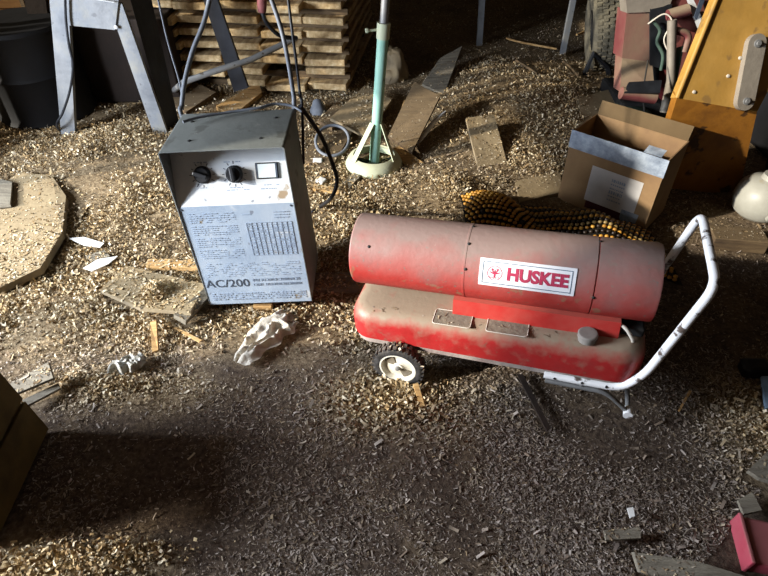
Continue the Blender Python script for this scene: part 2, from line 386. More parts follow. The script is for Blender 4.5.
# tank: rounded pressed-steel box
def rrect(x0, x1, y0, y1, r, n=7):
    out = []
    for cx, cy, a0 in ((x1 - r, y0 + r, -90), (x1 - r, y1 - r, 0), (x0 + r, y1 - r, 90), (x0 + r, y0 + r, 180)):
        for k in range(n + 1): a = R(a0 + 90 * k / n); out.append((cx + r * math.cos(a), cy + r * math.sin(a)))
    return out
bm = bmesh.new(); rings = []
X0, X1, YH = -.40, .452, .155
def tz(x):   # lower edge of the skirt rises over the wheels
    return .150 + .016 * math.exp(-((x + .22) / .09) ** 2) - .012 * sst(-.1, .4, x)
for inset, zt in ((0, None), (0, .205), (.004, .222), (.012, .236), (.026, .246), (.045, .250), (.10, .251)):
    rings.append([bm.verts.new((px, py, tz(px) if zt is None else zt)) for px, py in rrect(X0 + inset, X1 - inset, -YH + inset, YH - inset, max(.02, .075 - inset))])
k = len(rings[0])
for i in range(len(rings) - 1):
    for j in range(k): bm.faces.new((rings[i][j], rings[i][(j + 1) % k], rings[i + 1][(j + 1) % k], rings[i + 1][j]))
bm.faces.new(rings[-1])
tank = obj('fuel_tank', bm, m_red, heater, smooth=50)
bm = bmesh.new()
a = rrect(X0 + .006, X1 - .006, -YH + .006, YH - .006, .07); rg = [[bm.verts.new((px, py, tz(px) + dz)) for px, py in a] for dz in (.004, -.022)]
for j in range(k): bm.faces.new((rg[0][j], rg[0][(j + 1) % k], rg[1][(j + 1) % k], rg[1][j]))
bm.faces.new(rg[1]); bm.faces.new(rg[0])
obj('tank_bottom', bm, m_flange, heater, smooth=50)
for lx0, lx1 in ((-.135, -.025), (.02, .135)):
    gp = obj('recess_panel', prism(rrect(lx0, lx1, -.148, -.085, .008, 3), .2505, .2525), m_gauge, heater)
    obj('panel_edge', T([(px, py, .2527) for px, py in rrect(lx0, lx1, -.148, -.085, .008, 3)], .0013, 5, True), m_tin, gp)
# saddle between tank and barrel
bm = bmesh.new()
ol = [(-.098, .249), (-.088, .300), (.088, .300), (.098, .249)]
prism(ol, -.085, .372, bm, Matrix(((0, 0, 1, 0), (1, 0, 0, 0), (0, 1, 0, 0), (0, 0, 0, 1))))
obj('saddle', bm, m_red_edge, heater)
cap = obj('fuel_cap', lathe([(.0, .249), (.024, .249), (.024, .262), (.027, .263), (.027, .272), (.024, .275), (.020, .2755), (.0, .2745)], 28, M=Matrix.Translation((.292, -.118, 0))), m_cap, heater, smooth=35)
obj('fuel_line', T(smooth([(.355, -.07, .29), (.385, -.09, .285), (.405, -.1, .262), (.41, -.1, .25)]), .005, 8), m_tin, heater, smooth=60)
obj('control_box', B((.375, -.08, .249), (.437, .08, .278), .006), m_dark, heater)
# handle and frame
hp = fillet([(.195, -.15, .118), (.405, -.15, .113), (.452, -.152, .185), (.537, -.152, .51), (.537, .152, .515), (.452, .152, .185), (.405, .15, .113), (.195, .15, .118)], .045)
obj('handle', T(hp, .0115, 14), m_white_tube, heater, smooth=60)
bm = bmesh.new()
for s in (-1, 1):
    tube(bm, fillet([(.20, s * .15, .093), (.37, s * .152, .088), (.44, s * .152, .020)], .03), .007, 10)
    tube(bm, [(.30, s * .15, .118), (.30, s * .15, .091)], .005, 6)
tube(bm, [(.44, -.152, .020), (.44, .152, .020)], .007, 10)
obj('stand', bm, m_pipe, heater, smooth=60)
for s in (-1, 1): obj('foot', lathe([(0, -.014), (.013, -.014), (.014, .014), (0, .014)], 14, M=Matrix.Translation((.44, s * .152, .02)) @ Matrix.Rotation(R(90), 4, 'X')), m_white_tube, heater, smooth=40)
for lx in (.225, .30, .365): obj('clamp_bolt', T([(lx, -.1625, .119), (lx, -.138, .119)], .004, 6), m_dark, heater)
obj('axle', T([(-.235, -.20, .082), (-.235, .20, .082)], .006, 8), m_pipe, heater)
def wheel_bms():
    RT = .080
    t = lathe([(.056, -.018), (.066, -.021), (.076, -.017), (RT - .001, -.008), (RT, 0), (RT - .001, .008), (.076, .017), (.066, .021), (.056, .018)], 40, closed=True)
    for k_ in range(28):
        a = 2 * math.pi * k_ / 28
        for s in (-1, 1):
            box(t, (RT - .006, -.0045, s * .009 - .008), (RT + .0028, .0045, s * .009 + .008), 0, Matrix.Rotation(a + s * .05, 4, 'Z'))
    h = lathe([(.0, -.013), (.014, -.013), (.014, -.010), (.016, -.008), (.046, -.004), (.053, -.0185), (.058, -.0185), (.058, .014), (.05, .014), (.044, 0), (0, 0)], 36)
    d = bmesh.new()
    for a0 in (20, 200):
        pts = [(.016 * math.cos(R(a0 + q)), .016 * math.sin(R(a0 + q))) for q in range(0, 51, 10)] + [(.045 * math.cos(R(a0 + q)), .045 * math.sin(R(a0 + q))) for q in range(50, -1, -10)]
        prism(pts, -.0095, -.0045, d)
    return t, h, d
for s in (-1, 1):
    w_ = bpy.data.objects.new('wheel', None)
    t, h, d = wheel_bms()
    w_ = obj('wheel', h, m_hub, heater, (-.235, s * .178, .082), smooth=40)
    w_.rotation_euler = (R(90) if s > 0 else R(-90) + math.pi, 0, 0) if False else (R(-90) if s < 0 else R(90), 0, 0)
    w_.rotation_euler = (R(90) * (1 if s > 0 else 1), 0, 0) if False else w_.rotation_euler
    obj('tire', t, m_rubber, w_, smooth=40); obj('hub_opening', d, m_gauge, w_)
    # outer face of the hub (local -z) has to point outwards
    w_.rotation_euler = (R(-90), 0, 0) if s < 0 else (R(90), 0, 0)
    obj('hub_nut', lathe([(0, -.019), (.007, -.019), (.008, -.012), (0, -.012)], 10), m_pipe, w_, smooth=40)

# ------------------------------------------------------------------ the arc welder
welder = thing('arc_welder', 'grey box-shaped arc welder with a pale blue-grey front and black knobs', 'welder', (-.4305, 1.468, .055), (0, -.05, 0))
W = .18; HT = .588; DP = .25
bm = bmesh.new(); th = .0025
prof_o = fillet([(-W, 0, 0), (-W, 0, HT), (W, 0, HT), (W, 0, 0)], .008, 4)
prof_i = fillet([(-W + th, 0, 0), (-W + th, 0, HT - th), (W - th, 0, HT - th), (W - th, 0, 0)], .007, 4)
def loop(ps, y): return [bm.verts.new((p.x, y - (.004 if p.z > HT - .02 and y < .01 else 0), p.z)) for p in ps]
oa, ob, ia, ib = loop(prof_o, 0), loop(prof_o, DP), loop(prof_i, 0), loop(prof_i, DP)
for i in range(len(oa) - 1):
    bm.faces.new((oa[i], oa[i + 1], ob[i + 1], ob[i])); bm.faces.new((ia[i], ib[i], ib[i + 1], ia[i + 1]))
    bm.faces.new((oa[i], ia[i], ia[i + 1], oa[i + 1])); bm.faces.new((ob[i], ob[i + 1], ib[i + 1], ib[i]))
for i in (0, -1): bm.faces.new((oa[i], ob[i], ib[i], ia[i]))
cover = obj('cover', bm, m_hood, welder, smooth=40)
for px, py in ((-.105, .06), (.105, .055), (-.13, .19), (.13, .19)): obj('screw', lathe([(.006, 0), (.006, .001), (.003, .003), (0, .003)], 10, None, Matrix.Translation((px, py, HT))), m_dark, cover, smooth=40)
ZK = .402
obj('front_panel', B((-W + th, .001, .0), (W - th, .005, ZK), 0), m_panel_low, welder)
obj('base_pan', B((-W + th, .005, 0), (W - th, DP - .003, .012)), m_dark, welder)
obj('back_panel', B((-W + th, DP - .006, .012), (W - th, DP - .003, HT - th)), m_dark, welder)
tilt = math.atan2(.085, HT - th - ZK); hl = math.hypot(.085, HT - th - ZK)
CP = obj('control_panel', B((-W + th, .0, 0), (W - th, .003, hl)), m_panel_up, welder, (0, .001, ZK), (-tilt, 0, 0))
def onpanel(bm, u, v, dz=0): return Matrix.Translation((u, 0, v)) @ Matrix.Rotation(R(90), 4, 'X')
for (u, v, a) in ((-.088, .094, 70), (.008, .092, 5)):
    k_ = obj('knob', lathe([(0, 0), (.026, 0), (.026, .004), (.022, .008), (.020, .014), (0, .014)], 28), m_black, CP, (u, 0, v), (R(90), 0, 0), smooth=40)
    obj('pointer_grip', B((-.0065, -.022, .012), (.0065, .022, .030), .003, Matrix.Rotation(R(a), 4, 'Z')), m_black, k_)
    bm = bmesh.new()
    for q in range(0, 360, 30):
        if rnd.random() < .8: box(bm, (.030, -.0012, 0), (.036 + rnd.random() * .004, .0012, .0006), 0, Matrix.Rotation(R(q), 4, 'Z'))
    obj('dial_marks', bm, m_ink_black, CP, (u, 0, v), (R(90), 0, 0))
mt = obj('meter_frame', B((-.034, -.004, -.024), (.034, 0, .024), .002), m_dark, CP, (.107, 0, .098))
obj('meter_window', B((-.026, -.0055, -.020), (.026, -.0035, .020)), m_window, mt)
obj('meter_side_bar', B((-.031, -.0058, -.022), (-.027, -.0035, .022)), m_ink_black, mt); obj('meter_side_bar', B((.027, -.0058, -.022), (.031, -.0035, .022)), m_ink_black, mt)
def fineprint(bm, x0, x1, z, h=.0022, dens=.8, y=-.0004):
    x = x0
    while x < x1:
        l = rnd.uniform(.004, .013)
        if rnd.random() < dens: box(bm, (x, y, z - h / 2), (min(x + l, x1), .0006, z + h / 2))
        x += l + rnd.uniform(.0015, .004)
for (x0, x1, z) in ((-.03, .03, .052), (-.02, .05, .045), (-.1, -.06, .055), (.08, .14, .056), (.075, .13, .045), (-.02, .03, .128), (-.11, -.07, .13)):
    bm = bmesh.new(); fineprint(bm, x0, x1, z, .003); obj('small_print', bm, m_ink_grey, CP)
bm = bmesh.new()
for r_ in range(24):
    z = .375 - r_ * .0078
    if r_ % 6 == 5: continue
    fineprint(bm, -.155, -.012 - (.03 if r_ % 6 == 4 else 0), z)
for r_ in range(8): fineprint(bm, -.155, .16, .178 - r_ * .0075, .002, .55)
for r_ in range(15):
    z = .335 - r_ * .009
    box(bm, (.018, -.0004, z - .0005), (.16, .0006, z + .0005))
    if r_ < 14: fineprint(bm, .02, .158, z - .0045, .0022, .3)
for c_ in range(10): box(bm, (.018 + c_ * .0158 - .0004, -.0004, .209), (.018 + c_ * .0158 + .0004, .0006, .335))
fineprint(bm, .11, .16, .372); fineprint(bm, .11, .16, .362); fineprint(bm, .11, .155, .352); box(bm, (.012, -.0004, .366), (.04, .0006, .3675))
fp = [o for o in welder.children if o.name.startswith('front_panel')][0]
obj('small_print', bm, m_ink_grey, fp)
bm = text_bm('AC/200', .047, .0002, .0005); w = max(v.co.x for v in bm.verts) - min(v.co.x for v in bm.verts)
bmesh.ops.scale(bm, vec=(.150 / w, 1, 1), verts=bm.verts)
obj('lettering', bm, m_ink_black, fp, (-.095, .0006, .092), (R(90), 0, 0))
bm = bmesh.new()
for z in (.104, .084):
    x = -.008
    while x < .16:
        l = rnd.uniform(.004, .008); hh = .010
        for q in rnd.sample(range(4), 3):
            if q == 0: box(bm, (x, 0, z - hh / 2), (x + .0018, .0008, z + hh / 2))
            if q == 1: box(bm, (x, 0, z + hh / 2 - .002), (x + l, .0008, z + hh / 2))
            if q == 2: box(bm, (x, 0, z - hh / 2), (x + l, .0008, z - hh / 2 + .002))
            if q == 3: box(bm, (x + l - .0018, 0, z - hh / 2), (x + l, .0008, z + hh / 2))
        x += l + (.009 if rnd.random() < .15 else .003)
bmesh.ops.translate(bm, vec=(0, 0, 0), verts=bm.verts)
obj('small_lettering', bm, m_ink_grey, fp)
bm = bmesh.new()
for s in range(4): fineprint(bm, -.16, .165, .047 - s * .0085, .0045, .8)
obj('lower_band_print', bm, m_ink_grey, fp)
for s in (-1, 1): obj('rivet', lathe([(.004, 0), (.003, .0015), (0, .002)], 10), m_ink_black, fp, (s * .168, .001, .392), (R(90), 0, 0))
for s in (-1, 1): obj('skid', B((s * .12 - .02, .02, -.024), (s * .12 + .02, DP - .02, 0)), m_dark, welder)
# block the welder stands on
g0 = G(262, 315)
obj('wooden_block', B((-.03, 0, 0), (.036, .2, .034), .002), m_wood, None, (g0.x, 1.475, -.004), label='short pale wood block under the front edge of the grey welder', cat='wood block')
obj('plank_under_welder', B((-.2, -.05, 0), (.2, .05, .022), .002), m_grey_wood, None, (-.10, 1.63, 0), (0, 0, R(2)), label='grey plank lying on the floor between the welder and the red heater', cat='plank').name = 'floor_plank'

# ------------------------------------------------------------------ cables
def cable(name, pts, r, m, label, cat='cable', n=8):
    return obj(name, T(smooth(pts, 7), r, n), m, smooth=80, label=label, cat=cat)
wb = 1.735
cable('welding_cable', [Vector((-.60, 1.716, .46)), Y(182, 116, wb), Y(182, 104, wb + .02), Y(185, 80, wb + .05), Y(193, 50, wb + .09), Y(204, 22, wb + .12), Y(212, -12, wb + .14)], .0075, m_cable, 'thick grey cable rising from the rear left corner of the welder')
cable('thin_wire', [Y(183, 110, wb + .03), Y(180, 84, wb + .05), Y(168, 42, wb + .08), Y(156, -10, wb + .1)], .0032, m_cable, 'thin straight pale wire rising behind the left of the welder', 'wire')
cable('welding_cable', [Vector((-.30, 1.716, .46)), Y(294, 104, wb), Y(293, 92, wb + .02), Y(287, 55, wb + .05), Y(280, 25, wb + .08), Y(268, -10, wb + .1)], .007, m_cable, 'thicker of the two grey cables rising from the rear right of the welder')
cable('welding_cable', [Vector((-.27, 1.716, .46)), Y(302, 106, wb), Y(300, 94, wb + .02), Y(296, 60, wb + .05), Y(292, 30, wb + .06), Y(287, -10, wb + .1)], .0045, m_cable_black, 'thin dark cable hanging down to the rear right corner of the welder')
cable('power_cord', [Y(300, 106, wb - .01), Y(309, 118, wb + .02), Y(322, 138, 1.80), Y(333, 165, 1.84), Y(337, 182, 1.86), Y(331, 198, 1.88), G(321, 206, .02), G(312, 212, .012)], .0075, m_cable_black, 'black cord looping down the right side of the welder to the floor')
zt = .655
cable('grey_lead', [G(183, 122, zt), G(200, 117, zt), G(230, 112, zt), G(258, 108, zt + .005), G(275, 104, zt + .006), G(292, 106, zt), G(302, 112, zt - .01)], 0.0045, m_cable, 'grey lead lying along the rear edge of the welder top')
pg = thing('electrode_holder', 'faded red gripped electrode holder hanging by its lead above the welder', 'electrode holder')
obj('grip', T([Y(262, -14, 3.1), Y(262, 4, 3.1), Y(262, 12, 3.1)], [.024, .025, .021], 14), m_pink, pg, smooth=50)
obj('lead', T(smooth([Y(262, 11, 3.1), Y(266, 22, 3.1), Y(276, 33, 3.14), Y(285, 37, 3.18), Y(297, 38, 3.225)]), .011, 8), m_cable_black, pg, smooth=80)
pp = obj('grey_pipe', T([G(172, 92, .02), Y(184, 82, 2.95), Y(215, 71, 3.0), Y(250, 60, 3.1), Y(296, 38, 3.26)], .016, 12), m_pipe, smooth=60, label='dull grey pipe slanting up behind the welder across the lumber stack', cat='pipe')

# ------------------------------------------------------------------ sawhorse stand
sy = 2.85
saw = thing('steel_sawhorse', 'grey sheet-steel sawhorse with splayed legs and a deep top rail', 'sawhorse', (-1.42, sy, 0))
def inlocal(root, p): return Vector(p) - root.location
def leg(p0, p1, p2, p3, th=.03, m=m_saw):
    return slab([inlocal(saw, p) for p in (p0, p1, p2, p3)], th, Vector((0, -1, 0)))
obj('leg', leg(Y(46, -40, sy), Y(66, -40, sy), Y(75, 136, sy), Y(61, 134, sy)), m_saw, saw)
obj('leg', leg(Y(107, 0, sy), Y(122, 4, sy), Y(169, 138, sy), Y(155, 138, sy), .02), m_saw, saw)
obj('top_rail', leg(Y(64, -30, sy - .01), Y(122, -30, sy - .01), Y(115, 30, sy - .01), Y(64, 25, sy - .01), .012), m_saw, saw)
obj('rail_flange', slab([inlocal(saw, p) for p in (Y(90, -2, sy - .03), Y(114, 2, sy - .03), Y(114, -1, sy + .01), Y(90, -6, sy + .01))], .004), m_decal, saw)
obj('bolt', lathe([(.009, 0), (.009, .004), (.004, .007), (0, .007)], 12, M=Matrix.Translation(inlocal(saw, Y(116, 27, sy - .012))) @ Matrix.Rotation(R(90), 4, 'X')), m_decal, saw, smooth=40)
p0, p1, p2, p3 = Y(122, -30, sy + .03), Y(145, -30, sy + .12), Y(182, 136, sy + .12), Y(169, 138, sy + .03)
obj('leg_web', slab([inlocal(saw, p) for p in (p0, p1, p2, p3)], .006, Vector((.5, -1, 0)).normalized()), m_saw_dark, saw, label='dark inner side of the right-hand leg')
sy2 = 3.2
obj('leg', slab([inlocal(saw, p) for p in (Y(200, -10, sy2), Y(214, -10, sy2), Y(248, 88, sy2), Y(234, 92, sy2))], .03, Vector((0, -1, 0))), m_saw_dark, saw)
cable('hanging_cord', [Y(65, -10, sy - .03), Y(66, 20, sy - .03), Y(69, 45, sy - .04), Y(73, 65, sy - .04), Y(70, 90, sy - .04), Y(63, 112, sy - .05), Y(57, 124, sy - .05), G(62, 132, .012), G(75, 131, .012), G(90, 127, .012)], .006, m_cable_black, 'black cord hanging down the left leg of the grey sawhorse')

# ------------------------------------------------------------------ lumber stack behind
ORD = ['lowest', 'second', 'third', 'fourth', 'fifth', 'sixth', 'seventh', 'eighth', 'topmost']
PLACE = ['far left end', 'second from left', 'third from left', 'second from right', 'right end by the green stand']
protos = []
for k in range(4):
    bm = B((-.1175, 0, 0), (.1175, 1.25, .038), .003, seg=1)
    bmesh.ops.subdivide_edges(bm, edges=[e for e in bm.edges if abs((e.verts[0].co - e.verts[1].co).y) > .5], cuts=5)
    lumpy(bm, .005, 5, k)
    me_o = obj('lumber_board', bm, m_stack); protos.append(me_o)
spr = obj('spacer_strip', B((-.60, 0, 0), (.60, .03, .0345), .002, seg=1), m_wood_old)
used = [False] * 4; spu = False
skew = R(-7)
for layer in range(9):
    z = .045 + layer * .073
    nb = 5
    for b_ in range(nb):
        x0 = -1.31 + b_ * .24 + rnd.uniform(-.012, .012)
        if b_ in (1, 3) and rnd.random() < .3: continue
        q = rnd.randrange(4); pr = protos[q]
        if used[q]: o = pr.copy(); COL.objects.link(o)
        else: o = pr; used[q] = True
        o.location = (x0, 3.38 + rnd.uniform(-.03, .06) + (.0 if b_ > 2 else .03), z); o.rotation_euler = (0, 0, skew + rnd.uniform(-.02, .02))
        setp(o, f'sawn board, {ORD[layer]} layer of the lumber stack, {PLACE[b_]}', 'board', 'rough-sawn boards in the lumber stack')
    for s_ in range(2):
        if spu: o = spr.copy(); COL.objects.link(o)
        else: o = spr; spu = True
        o.location = (-.80 + .06 * s_, 3.52 + s_ * .8, z - .0348); o.rotation_euler = (0, 0, skew)
        setp(o, f'thin {"front" if s_ == 0 else "rear"} spacer strip under the {ORD[layer]} board layer of the lumber stack', 'spacer strip', 'spacer strips in the lumber stack')
for k in range(4):
    if not used[k]: bpy.data.objects.remove(protos[k])

# ------------------------------------------------------------------ mint-green stand
sb = G(374, 167)
stand = thing('pipe_stand', 'mint-green upright pole on a round base beside the lumber stack', 'stand', (sb.x, sb.y, gz(sb.x, sb.y)))
tp = Y(385, 8, sb.y + .02) - stand.location; tb = Vector((0, 0, .005)); dr = (tp - tb)
ctop = tb + dr * .86
obj('pole', T([tb, ctop], .0245, 18), m_mint, stand, smooth=50)
obj('inner_pole', T([ctop, ctop + dr * .5], .018, 16), m_pipe, stand, smooth=50)
obj('collar', T([ctop - dr * .03, ctop + dr * .06], .029, 18), m_cream, stand, smooth=40)
obj('clamp_screw', T([ctop + dr * .02 + Vector((-.02, 0, 0)), ctop + dr * .02 + Vector((-.065, -.01, 0)), ctop + dr * .02 + Vector((-.066, -.01, 0)), ctop + dr * .02 + Vector((-.075, -.012, 0))], [.005, .005, .010, .010], 10), m_cream, stand, smooth=40)
bm = lathe([(.136, .0), (.140, .012), (.132, .03), (.120, .048), (.100, .058), (.094, .054), (.112, .042), (.122, .026), (.128, .0)], 48, closed=True)
obj('base_ring', bm, m_cream, stand, smooth=50)
bm = bmesh.new()
for a in (0, 120, 240): box(bm, (0, -.012, .004), (.13, .012, .010), 0, Matrix.Rotation(R(a + 30), 4, 'Z'))
obj('base_spoke', bm, m_dark, stand)
for a, wd in ((212, .020), (330, .012), (95, .012)):
    q = Vector((.112 * math.cos(R(a)), .112 * math.sin(R(a)), .05)); t_ = tb + dr * .30 + Vector((.024 * math.cos(R(a)), .024 * math.sin(R(a)), 0))
    sd = Vector((-math.sin(R(a)), math.cos(R(a)), 0)) * wd / 1.2
    obj('brace', slab([q - sd, q + sd, t_ + sd, t_ - sd], .004, (t_ - q).cross(sd).normalized()), m_cream, stand)

# ------------------------------------------------------------------ scrap wood around the stand
def board(name, cs, th, m, label, cat='board', z=None):
    """cs: corner (px, py, height) of the upper face"""
    o = obj(name, slab([G(*c) for c in cs], th), m, label=label, cat=cat)
    return recenter(o)
board('scrap_panel', [(330, 118, .07), (364, 86, .10), (392, 99, .09), (366, 136, .05)], .016, m_ply, 'square dusty plywood scrap leaning behind the mint-green stand', 'scrap board')
board('plank', [(388, 136, .07), (414, 82, .24), (440, 96, .20), (412, 152, .05)], .022, m_wood_old, 'short brown plank sloping up right behind the mint-green stand', 'plank')
board('plank', [(422, 84, .06), (440, 58, .10), (462, 46, .13), (444, 94, .05)], .018, m_grey_wood, 'greyish plank lying further back beyond the short brown plank', 'plank')
board('offcut', [(300, 158, .03), (330, 120, .02), (352, 132, .02), (330, 170, .02)], .02, m_wood_old, 'brown offcut lying between the welder and the mint-green stand', 'offcut')
board('offcut', [(386, 150, .02), (400, 146, .03), (424, 163, .02), (410, 168, .02)], .02, m_wood, 'small pale offcut on the floor just right of the stand base', 'offcut')
board('plank', [(216, 106, .03), (258, 82, .05), (262, 92, .04), (232, 116, .03)], .025, m_wood, 'pale plank end poking out behind the top of the welder', 'plank')
board('plank', [(150, 88, .03), (178, 74, .05), (216, 92, .05), (186, 112, .03)], .03, m_wood_old, 'dusty brown plank on the floor between sawhorse leg and welder', 'plank')
board('flat_board', [(466, 118, .13), (494, 114, .14), (507, 163, .035), (478, 167, .035)], .02, m_ply, 'flat dusty board standing out of the shavings beyond the heater', 'board')
obj('pale_sliver', T(smooth([G(418, 144, .03), G(426, 132, .07), G(436, 120, .11), G(446, 111, .14)], 4), [.002, .006, .010, .013, .014, .015, .014, .013, .012, .010, .008, .005, .002], 8), m_foam, smooth=60, label='thin curved white sliver stuck up by the short brown plank', cat='sliver')
board('offcut', [(515, 181, .025), (560, 172, .03), (562, 192, .03), (520, 202, .025)], .014, m_ply, 'flat tan offcut between the beaded cover and the cardboard box', 'offcut')
board('trim_strip', [(488, 165, .025), (548, 160, .03), (566, 163, .03), (490, 171, .02)], .01, m_grey_wood, 'narrow grey strip of wood behind the beaded seat cover', 'wood strip')
hc = G(333, 150)
obj('hose_loop', T([Vector((hc.x + .085 * math.cos(a), hc.y + .11 * math.sin(a), .045 + .03 * math.sin(a) + .01)) for a in np.linspace(0, 2 * math.pi, 40)[:-1]], .008, 10, True), m_cable, smooth=80, label='grey hose curled in a loop on the floor behind the welder', cat='hose')
for i, (px, py, lab) in enumerate(((318, 165, 'small pale foam scrap beside the welder, behind the black cord'), (322, 186, 'small pale foam scrap under the black cord loop'))):
    p = G(px, py); o = obj('foam_scrap', lumpy(B((-.022, -.02, 0), (.022, .02, .022), .006), .008, 30, i), m_foam, None, (p.x, p.y, gz(p.x, p.y)), (0, 0, i), label=lab, cat='scrap')
board('offcut', [(318, 120, .05), (334, 104, .06), (350, 110, .055), (332, 128, .045)], .02, m_wood_old, 'dark brown offcut between the black cord and the square plywood scrap', 'offcut')
board('pale_stick', [(314, 184, .03), (340, 188, .03), (339, 193, .028), (313, 189, .028)], .012, m_wood, 'pale stick on the floor inside the black cord loop', 'stick')
board('offcut', [(344, 182, .02), (358, 168, .03), (364, 172, .03), (350, 187, .02)], .015, m_grey_wood, 'narrow grey offcut leaning by the left of the stand base', 'offcut')
board('offcut', [(398, 118, .05), (404, 100, .07), (412, 103, .07), (406, 122, .05)], .012, m_wood, 'thin pale offcut between the mint-green pole and the short brown plank', 'offcut')
for a_, lab in (((506, 42, 520, 46, 556, 53), 'long thin twig on the shavings before the left workbench leg'), ((576, 38, 590, 33, 604, 34), 'pale twig lying on the floor beside the top of the tire'), ((514, 72, 522, 84, 534, 92), 'short dark twig in the middle of the far shavings'), ((562, 70, 570, 78, 574, 90), 'dark twig between the right workbench leg and the tire foot')):
    q3 = [G(a_[k], a_[k + 1]) for k in (0, 2, 4)]
    obj('twig', T(smooth([Vector((q.x, q.y, gz(q.x, q.y) + .022)) for q in q3], 4), .008, 7), m_wood_old if 'dark' in lab else m_wood, smooth=60, label=lab, cat='twig')
q = G(392, 84)
crk = lathe([(0, .20), (.04, .19), (.07, .12), (.09, .05), (.095, 0)], 26)
bmesh.ops.subdivide_edges(crk, edges=crk.edges[:], cuts=1, use_grid_fill=True)
obj('feed_sack', lumpy(lumpy(crk, .045, 12, 6), .012, 40, 3), m_ply, None, (q.x, q.y + .05, gz(q.x, q.y) - .02), smooth=60, label='small crumpled pale sack in the shade right of the lumber stack', cat='sack')
p = G(318, 112); o = obj('grey_rag', lumpy(lathe([(0, .07), (.02, .065), (.035, .03), (.05, 0)], 18), .014, 25, 5), m_cable, None, (p.x, p.y, .0), smooth=60, label='little crumpled grey rag just behind the rear right of the welder', cat='rag')

# ------------------------------------------------------------------ dark things at the far left
p = G(8, 130)
dr_ = thing('black_drum', 'black drum standing in shadow at the far left of the sawhorse', 'drum', (p.x + .13, p.y + .24, 0))
obj('body', lumpy(lathe([(.0, 0), (.25, 0), (.26, .02), (.25, .05), (.25, .24), (.258, .26), (.25, .28), (.25, .46), (.26, .48), (.255, .50), (0, .49)], 36), .006, 6, 2), m_blackbag, dr_, smooth=40)
bx = thing('dark_box', 'dark brown box with faint white scrawl in shadow behind the sawhorse legs', 'box', (-1.55, 3.3, 0))
obj('body', B((-.42, 0, 0), (.34, .5, .47), .01), m_brown, bx)
bm = bmesh.new()
for k, (a, b_) in enumerate((((0, .05), (.012, .0)), ((.012, 0), (.03, .06)), ((.045, .0), (.05, .045)), ((.05, .045), (.068, .0)), ((.085, .05), (.08, 0)), ((.08, 0), (.1, .01)), ((.13, .05), (.112, .04)), ((.112, .04), (.13, .02)), ((.13, .02), (.112, 0)))):
    tube(bm, [(-.38 + a[0], -.001, .20 + a[1]), (-.38 + b_[0], -.001, .20 + b_[1])], .003, 5)
obj('white_scrawl', bm, m_cable, bx)
q = G(12, 27)
for k, nm in enumerate(('lowest', 'middle', 'upper')):
    obj('orange_board', B((-.35, 0, 0), (.13, .7, .062), .003), m_orange, None, (q.x + .01 * k, q.y + .02 * k, gz(q.x, q.y) + .066 * k), (0, 0, R(4)), label=f'{nm} orange-brown board of the small pile at the far top left', cat='board')
q = [Y(17, -5, 3.5), Y(21, -5, 3.5), G(58, 93) + Vector((0, 0, .0)), G(54, 93)]
recenter(obj('thin_lath', slab(q, .015, Vector((0, -1, 0))), m_wood_old, label='thin pale lath slanting down in front of the orange boards', cat='lath'))
recenter(obj('brown_plank', slab([Y(22, -10, 3.3), Y(44, -10, 3.3), G(60, 100), G(48, 100)], .03, Vector((0, -1, 0))), m_brown, label='dark brown plank standing left of the grey sawhorse leg', cat='plank'))

# ------------------------------------------------------------------ table legs in the dark background
p = G(480, 48)
t1 = thing('steel_table', 'grey steel workbench in the dark background, only its legs in view', 'workbench', (p.x, p.y, gz(p.x, p.y)))
for (px, py) in ((479, 46), (562, 56)):
    q = G(px, py); z0 = gz(q.x, q.y)
    l0 = Vector((q.x, q.y, z0)) - t1.location
    l1 = Y(px + (3 if px < 500 else 11), 0, q.y) - t1.location; l1 = l0 + (l1 - l0) * 1.9
    obj('leg', T([l0, l1], .028 if px < 500 else .024, 4), m_saw, t1)
    if px < 500: la = l1
obj('top', B((-.12, -.1, 0), (1.15, .5, .03), .003), m_saw_dark, t1, (0, 0, la.z))

# ------------------------------------------------------------------ tire, red machine, yellow loader at the top right
p = G(604, 80)
tr = thing('tractor_tire', 'dusty knobbly tire standing upright beside the red machine', 'tire', (p.x + .05, p.y + .22, .0), (0, R(-9), R(-8)))
RT = .24
bm = lathe([(.13, -.085), (.19, -.10), (.225, -.098), (RT, -.075), (RT + .004, 0), (RT, .075), (.225, .098), (.19, .10), (.13, .085)], 48, closed=True, M=Matrix.Translation((0, 0, RT)) @ Matrix.Rotation(R(90), 4, 'Y'))
obj('carcass', bm, m_tire, tr, smooth=45)
bm = bmesh.new()
for k in range(40):
    a = 2 * math.pi * k / 40
    for s in (-2, -1, 0, 1, 2):
        box(bm, (RT - .006, -.011, s * .034 - .013), (RT + (.012 if abs(s) < 2 else .006), .011, s * .034 + .013), 0, Matrix.Translation((0, 0, RT)) @ Matrix.Rotation(R(90), 4, 'Y') @ Matrix.Rotation(a + (s % 2) * .08, 4, 'Z'))
obj('tread', bm, m_tire, tr)
obj('rim', lathe([(.0, -.02), (.12, -.03), (.132, -.08), (.132, .08), (.12, .03), (0, .02)], 32, M=Matrix.Translation((0, 0, RT)) @ Matrix.Rotation(R(90), 4, 'Y')), m_dark, tr, smooth=40)
my = 3.1
rm = thing('red_machine', 'dusty faded red garden machine parked between the tire and yellow loader', 'machine', (1.5, my, 0))
def rl(px, py, yy): return Y(px, py, yy) - rm.location
def pslab(pts, th, m, nm, n=None, par=rm, **k): return obj(nm, slab([rl(*p) for p in pts], th, n), m, par, **k)
FN = Vector((0, -1, .15)).normalized()
pslab([(627, 10, my), (659, 14, my), (652, 62, my - .05), (622, 58, my - .05)], .14, m_mach, 'hood_panel', FN)
pslab([(622, 58, my - .05), (652, 62, my - .05), (655, 92, my - .2), (620, 92, my - .2)], .10, m_mach, 'lower_panel', FN)
